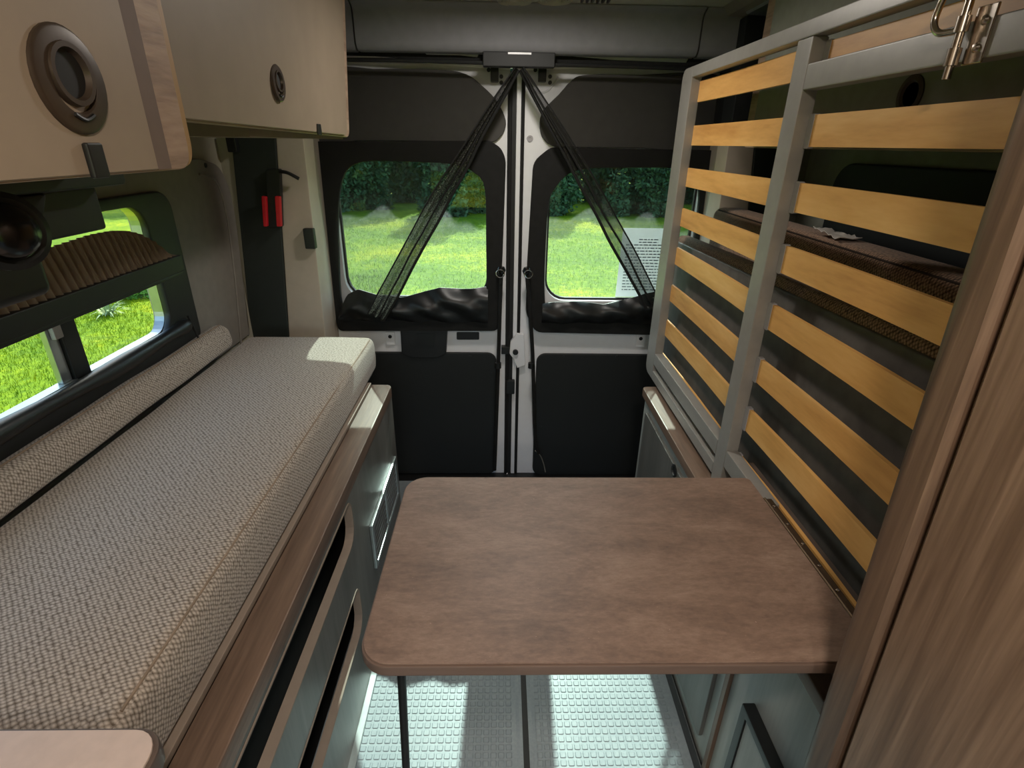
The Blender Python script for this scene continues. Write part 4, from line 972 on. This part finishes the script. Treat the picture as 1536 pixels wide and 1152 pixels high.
# paper notice stuck on the right rear pane
yp = YD + 0.034
n0 = py(935, 342, yp); n1 = py(1012, 342, yp); n2 = py(924, 445, yp)
t = thing('paper_notice', 'white printed paper notice stuck on the rear window pane', 'notice', (n0.x, yp, n2.z))
b = plate(bmesh.new(), 'y', yp - 0.0012, yp, [(n0.x, n0.z), (n0.x + 0.215, n0.z), (n0.x + 0.210, n2.z), (n0.x - 0.006, n2.z)]); pn = finish('sheet', b, MT['paper'], t)
bm = bmesh.new(); zl = n0.z - 0.045; row = 0
while zl > n2.z + 0.02:
    xx = n0.x + (0.07 if row < 2 else 0.018); end = n0.x + (0.15 if row < 2 else 0.20)
    while xx < end:
        wl = random.uniform(0.006, 0.02); box(bm, xx, min(xx + wl, end), yp - 0.0016, yp - 0.00125, zl - 0.0022, zl + 0.0022); xx += wl + 0.004
    zl -= 0.0125 if row > 1 else 0.011; row += 1
tag(finish('print_lines', bm, MT['ink'], pn), kind='stuff')

# ================================================================== INSECT SCREENS
ysn = 2.10
def W2(u, v, y=ysn): q = py(u, v, y); return (q.x, q.z)
def screen(label, top_out, top_in, bot_in, bot_out, seed, band_w, folds, bandmat):
    t = thing('insect_screen', label, 'screen', (top_in[0], ysn, bot_in[1]))
    def fn(u, v):   # u: outer -> inner, v: top -> bottom
        s = 1 - (1 - v) ** 1.0
        xo = top_out[0] + (bot_out[0] - top_out[0]) * v; xi = top_in[0] + (bot_in[0] - top_in[0]) * v
        zo = top_out[1] + (bot_out[1] - top_out[1]) * v; zi = top_in[1] + (bot_in[1] - top_in[1]) * v
        x = xo + (xi - xo) * u; z = zo + (zi - zo) * u
        y = ysn + 0.012 * math.sin(u * folds * 2 * math.pi + seed) * (0.3 + 0.7 * v) + 0.01 * noise.noise((x * 4, z * 3, seed))
        return Vector((x, y, z))
    finish('net', grid_surface(fn, 70, 30), MT['mesh'], t, True)
    ti = Vector((top_in[0], 0, top_in[1])); bi = Vector((bot_in[0], 0, bot_in[1])); dr_ = (bi - ti).normalized(); nr = Vector((dr_.z, 0, -dr_.x))
    if (Vector((top_out[0], 0, top_out[1])) - ti).dot(nr) < 0: nr = -nr
    def fb(u, v):
        wdt = band_w[0] + (band_w[1] - band_w[0]) * math.sin(min(1, v * 1.05) * math.pi * 0.62)
        p = ti + (bi - ti) * v + nr * (wdt * (u - 0.1)) + dr_ * 0.0
        y = ysn - 0.022 + 0.013 * math.sin(u * 5 * math.pi + 2.0 * v + seed) + 0.006 * noise.noise((p.x * 10, p.z * 10, u * 3 + seed))
        return Vector((p.x + 0.006 * noise.noise((v * 6, u * 2, seed)), y, p.z))
    finish('gathered_band', grid_surface(fb, 26, 50), bandmat, t, True)
    finish('hem_cord', tube(bmesh.new(), [fb(0.0, k / 30) + Vector((0, -0.004, 0)) for k in range(31)], 0.0055, 8), MT['black_fabric'], t, True)
    finish('fold_line', tube(bmesh.new(), [fb(0.45, k / 30) + Vector((0, -0.003, 0)) for k in range(31)], 0.004, 6), MT['black_fabric'], t, True)
    finish('hem_cord', tube(bmesh.new(), [fb(1.0, k / 30) + Vector((0, -0.002, 0)) for k in range(31)], 0.003, 6), MT['black_fabric'], t, True)
    return t
zt_ = 1.742
sL = screen('gathered black insect screen drawn aside in front of the window by the bench cushion', (-0.70, zt_), W2(777, 106), W2(575, 478), (-0.655, W2(575, 478)[1]), 0.4, (0.014, 0.070), 5, MT['mesh2'])
sR = screen('gathered black insect screen drawn aside in front of the window with the paper notice', (0.80, zt_), W2(780, 106), W2(968, 458), (0.77, W2(968, 458)[1]), 2.2, (0.014, 0.066), 4, MT['mesh3'])
# rail that carries both screens
t = thing('screen_rail', 'black screen track with centre bracket below the padded header', 'rail', (VC, 2.09, 1.73))
finish('track', tube(bmesh.new(), bezier([(-0.72, 2.08, 1.724), (-0.35, 2.08, 1.728), (VC, 2.08, 1.724), (0.45, 2.08, 1.722), (0.83, 2.08, 1.715)], 8), 0.006, 8), MT['black'], t, True)
b0 = W2(724, 76, 2.07); b1 = W2(832, 102, 2.07)
cb = finish('centre_bracket', bmbox(b0[0], b1[0], 2.062, 2.10, b1[1], b0[1] - 0.002, 0.004), MT['rubber'], t, True)
finish('label_strip', bmbox(W2(762, 80, 2.06)[0], W2(797, 80, 2.06)[0], 2.060, 2.0615, W2(780, 81.5, 2.06)[1], W2(780, 78.5, 2.06)[1]), MT['white'], cb)
vv_ = YP([(470, 66), (630, 72), (640, 82), (690, 83), (716, 86), (722, 70), (842, 72), (852, 84), (920, 90), (1030, 94), (1036, 82), (1110, 84), (1110, 110), (1040, 107), (900, 98), (835, 95), (720, 92), (640, 90), (560, 84), (470, 82)], 2.115)
finish('dark_valance', plate(bmesh.new(), 'y', 2.115, 2.121, vv_), MT['black_fabric'], t)

# tie cords with ball and ring beside the door joint
for nm, pts_, lbl in (('l', [(752, 405), (750, 460), (748, 530), (745, 620), (742, 705)], 'black tie cord with ball and ring beside the door seal, on the cushion side'), ('r', [(790, 406), (795, 470), (799, 530), (801, 600), (803, 660), (808, 680)], 'black tie cord with ball and ring beside the door seal, on the slatted frame side')):
    y_ = 2.13; P3 = [py(u, v, y_) for u, v in pts_]
    t = thing('tie_cord', lbl, 'cord', (P3[-1].x, y_, P3[-1].z))
    finish('cord', tube(bmesh.new(), bezier(P3, 5), 0.008, 8), MT['black_fabric'], t, True)
    bm = bmesh.new(); lathe(bm, [(0, -0.018), (0.012, -0.014), (0.018, 0), (0.012, 0.014), (0, 0.018)], P3[0] + Vector((0, -0.006, 0)), (0, 0, 1), 18); bl_ = finish('ball', bm, MT['black_gloss'], t, True)
    c = P3[0] + Vector((-0.004 if nm == 'l' else 0.006, -0.028, -0.008)); ring = [c + Vector((0.016 * math.cos(a), 0, 0.016 * math.sin(a))) for a in [2 * math.pi * k / 20 for k in range(21)]]
    finish('ring', tube(bmesh.new(), ring, 0.0022, 6), MT['steel'], bl_, True)
    a = py(*((747, 548) if nm == 'l' else (797, 548)), y_); finish('cord_lock', lathe(bmesh.new(), [(0, -0.016), (0.014, -0.012), (0.014, 0.012), (0, 0.016)], a, (0, 0, 1), 14), MT['black'], t, True)
    if nm == 'r': finish('cord_tail', tube(bmesh.new(), bezier([py(u, v, y_) for u, v in ((803, 676), (810, 682), (815, 694), (818, 708))], 6), 0.003, 6), MT['steel'], t, True)

# ================================================================== CEILING FILL LAMPS (unseen, brightening the interior)
def lamp(x, y, watts, label, col=(1.0, 0.86, 0.73)):
    t = thing('ceiling_fill_lamp', label, 'lamp', (x, y, 1.86))
    finish('lamp_ring', lathe(bmesh.new(), [(0.075, 0.0), (0.075, -0.012), (0.062, -0.018), (0.060, -0.010)], (x, y, 1.885), (0, 0, 1), 32), MT['slat_cap'], t, True)
    finish('diffuser', lathe(bmesh.new(), [(0.060, -0.011), (0, -0.011)], (x, y, 1.885), (0, 0, 1), 24), mat_emit('fill_glow', (1.0, 0.86, 0.70), 6.0), t)
    ld = bpy.data.lights.new('fill_light', 'AREA'); ld.shape = 'DISK'; ld.size = 0.12; ld.energy = watts; ld.color = col
    lo_ = bpy.data.objects.new('fill_light', ld); COL.objects.link(lo_); lo_.parent = t; lo_.location = (0, 0, 0.004)
lamp(0.10, -0.10, 9, 'unseen round warm fill lamp over the aisle beside the wardrobe')
lamp(0.03, -1.00, 10, 'unseen round warm fill lamp towards the cab')
lamp(0.06, 1.60, 5.5, 'added round pale fill lamp over the aisle between bench and slatted frame', (1.0, 0.94, 0.87))  # added out of view to brighten the header, rear doors and slats
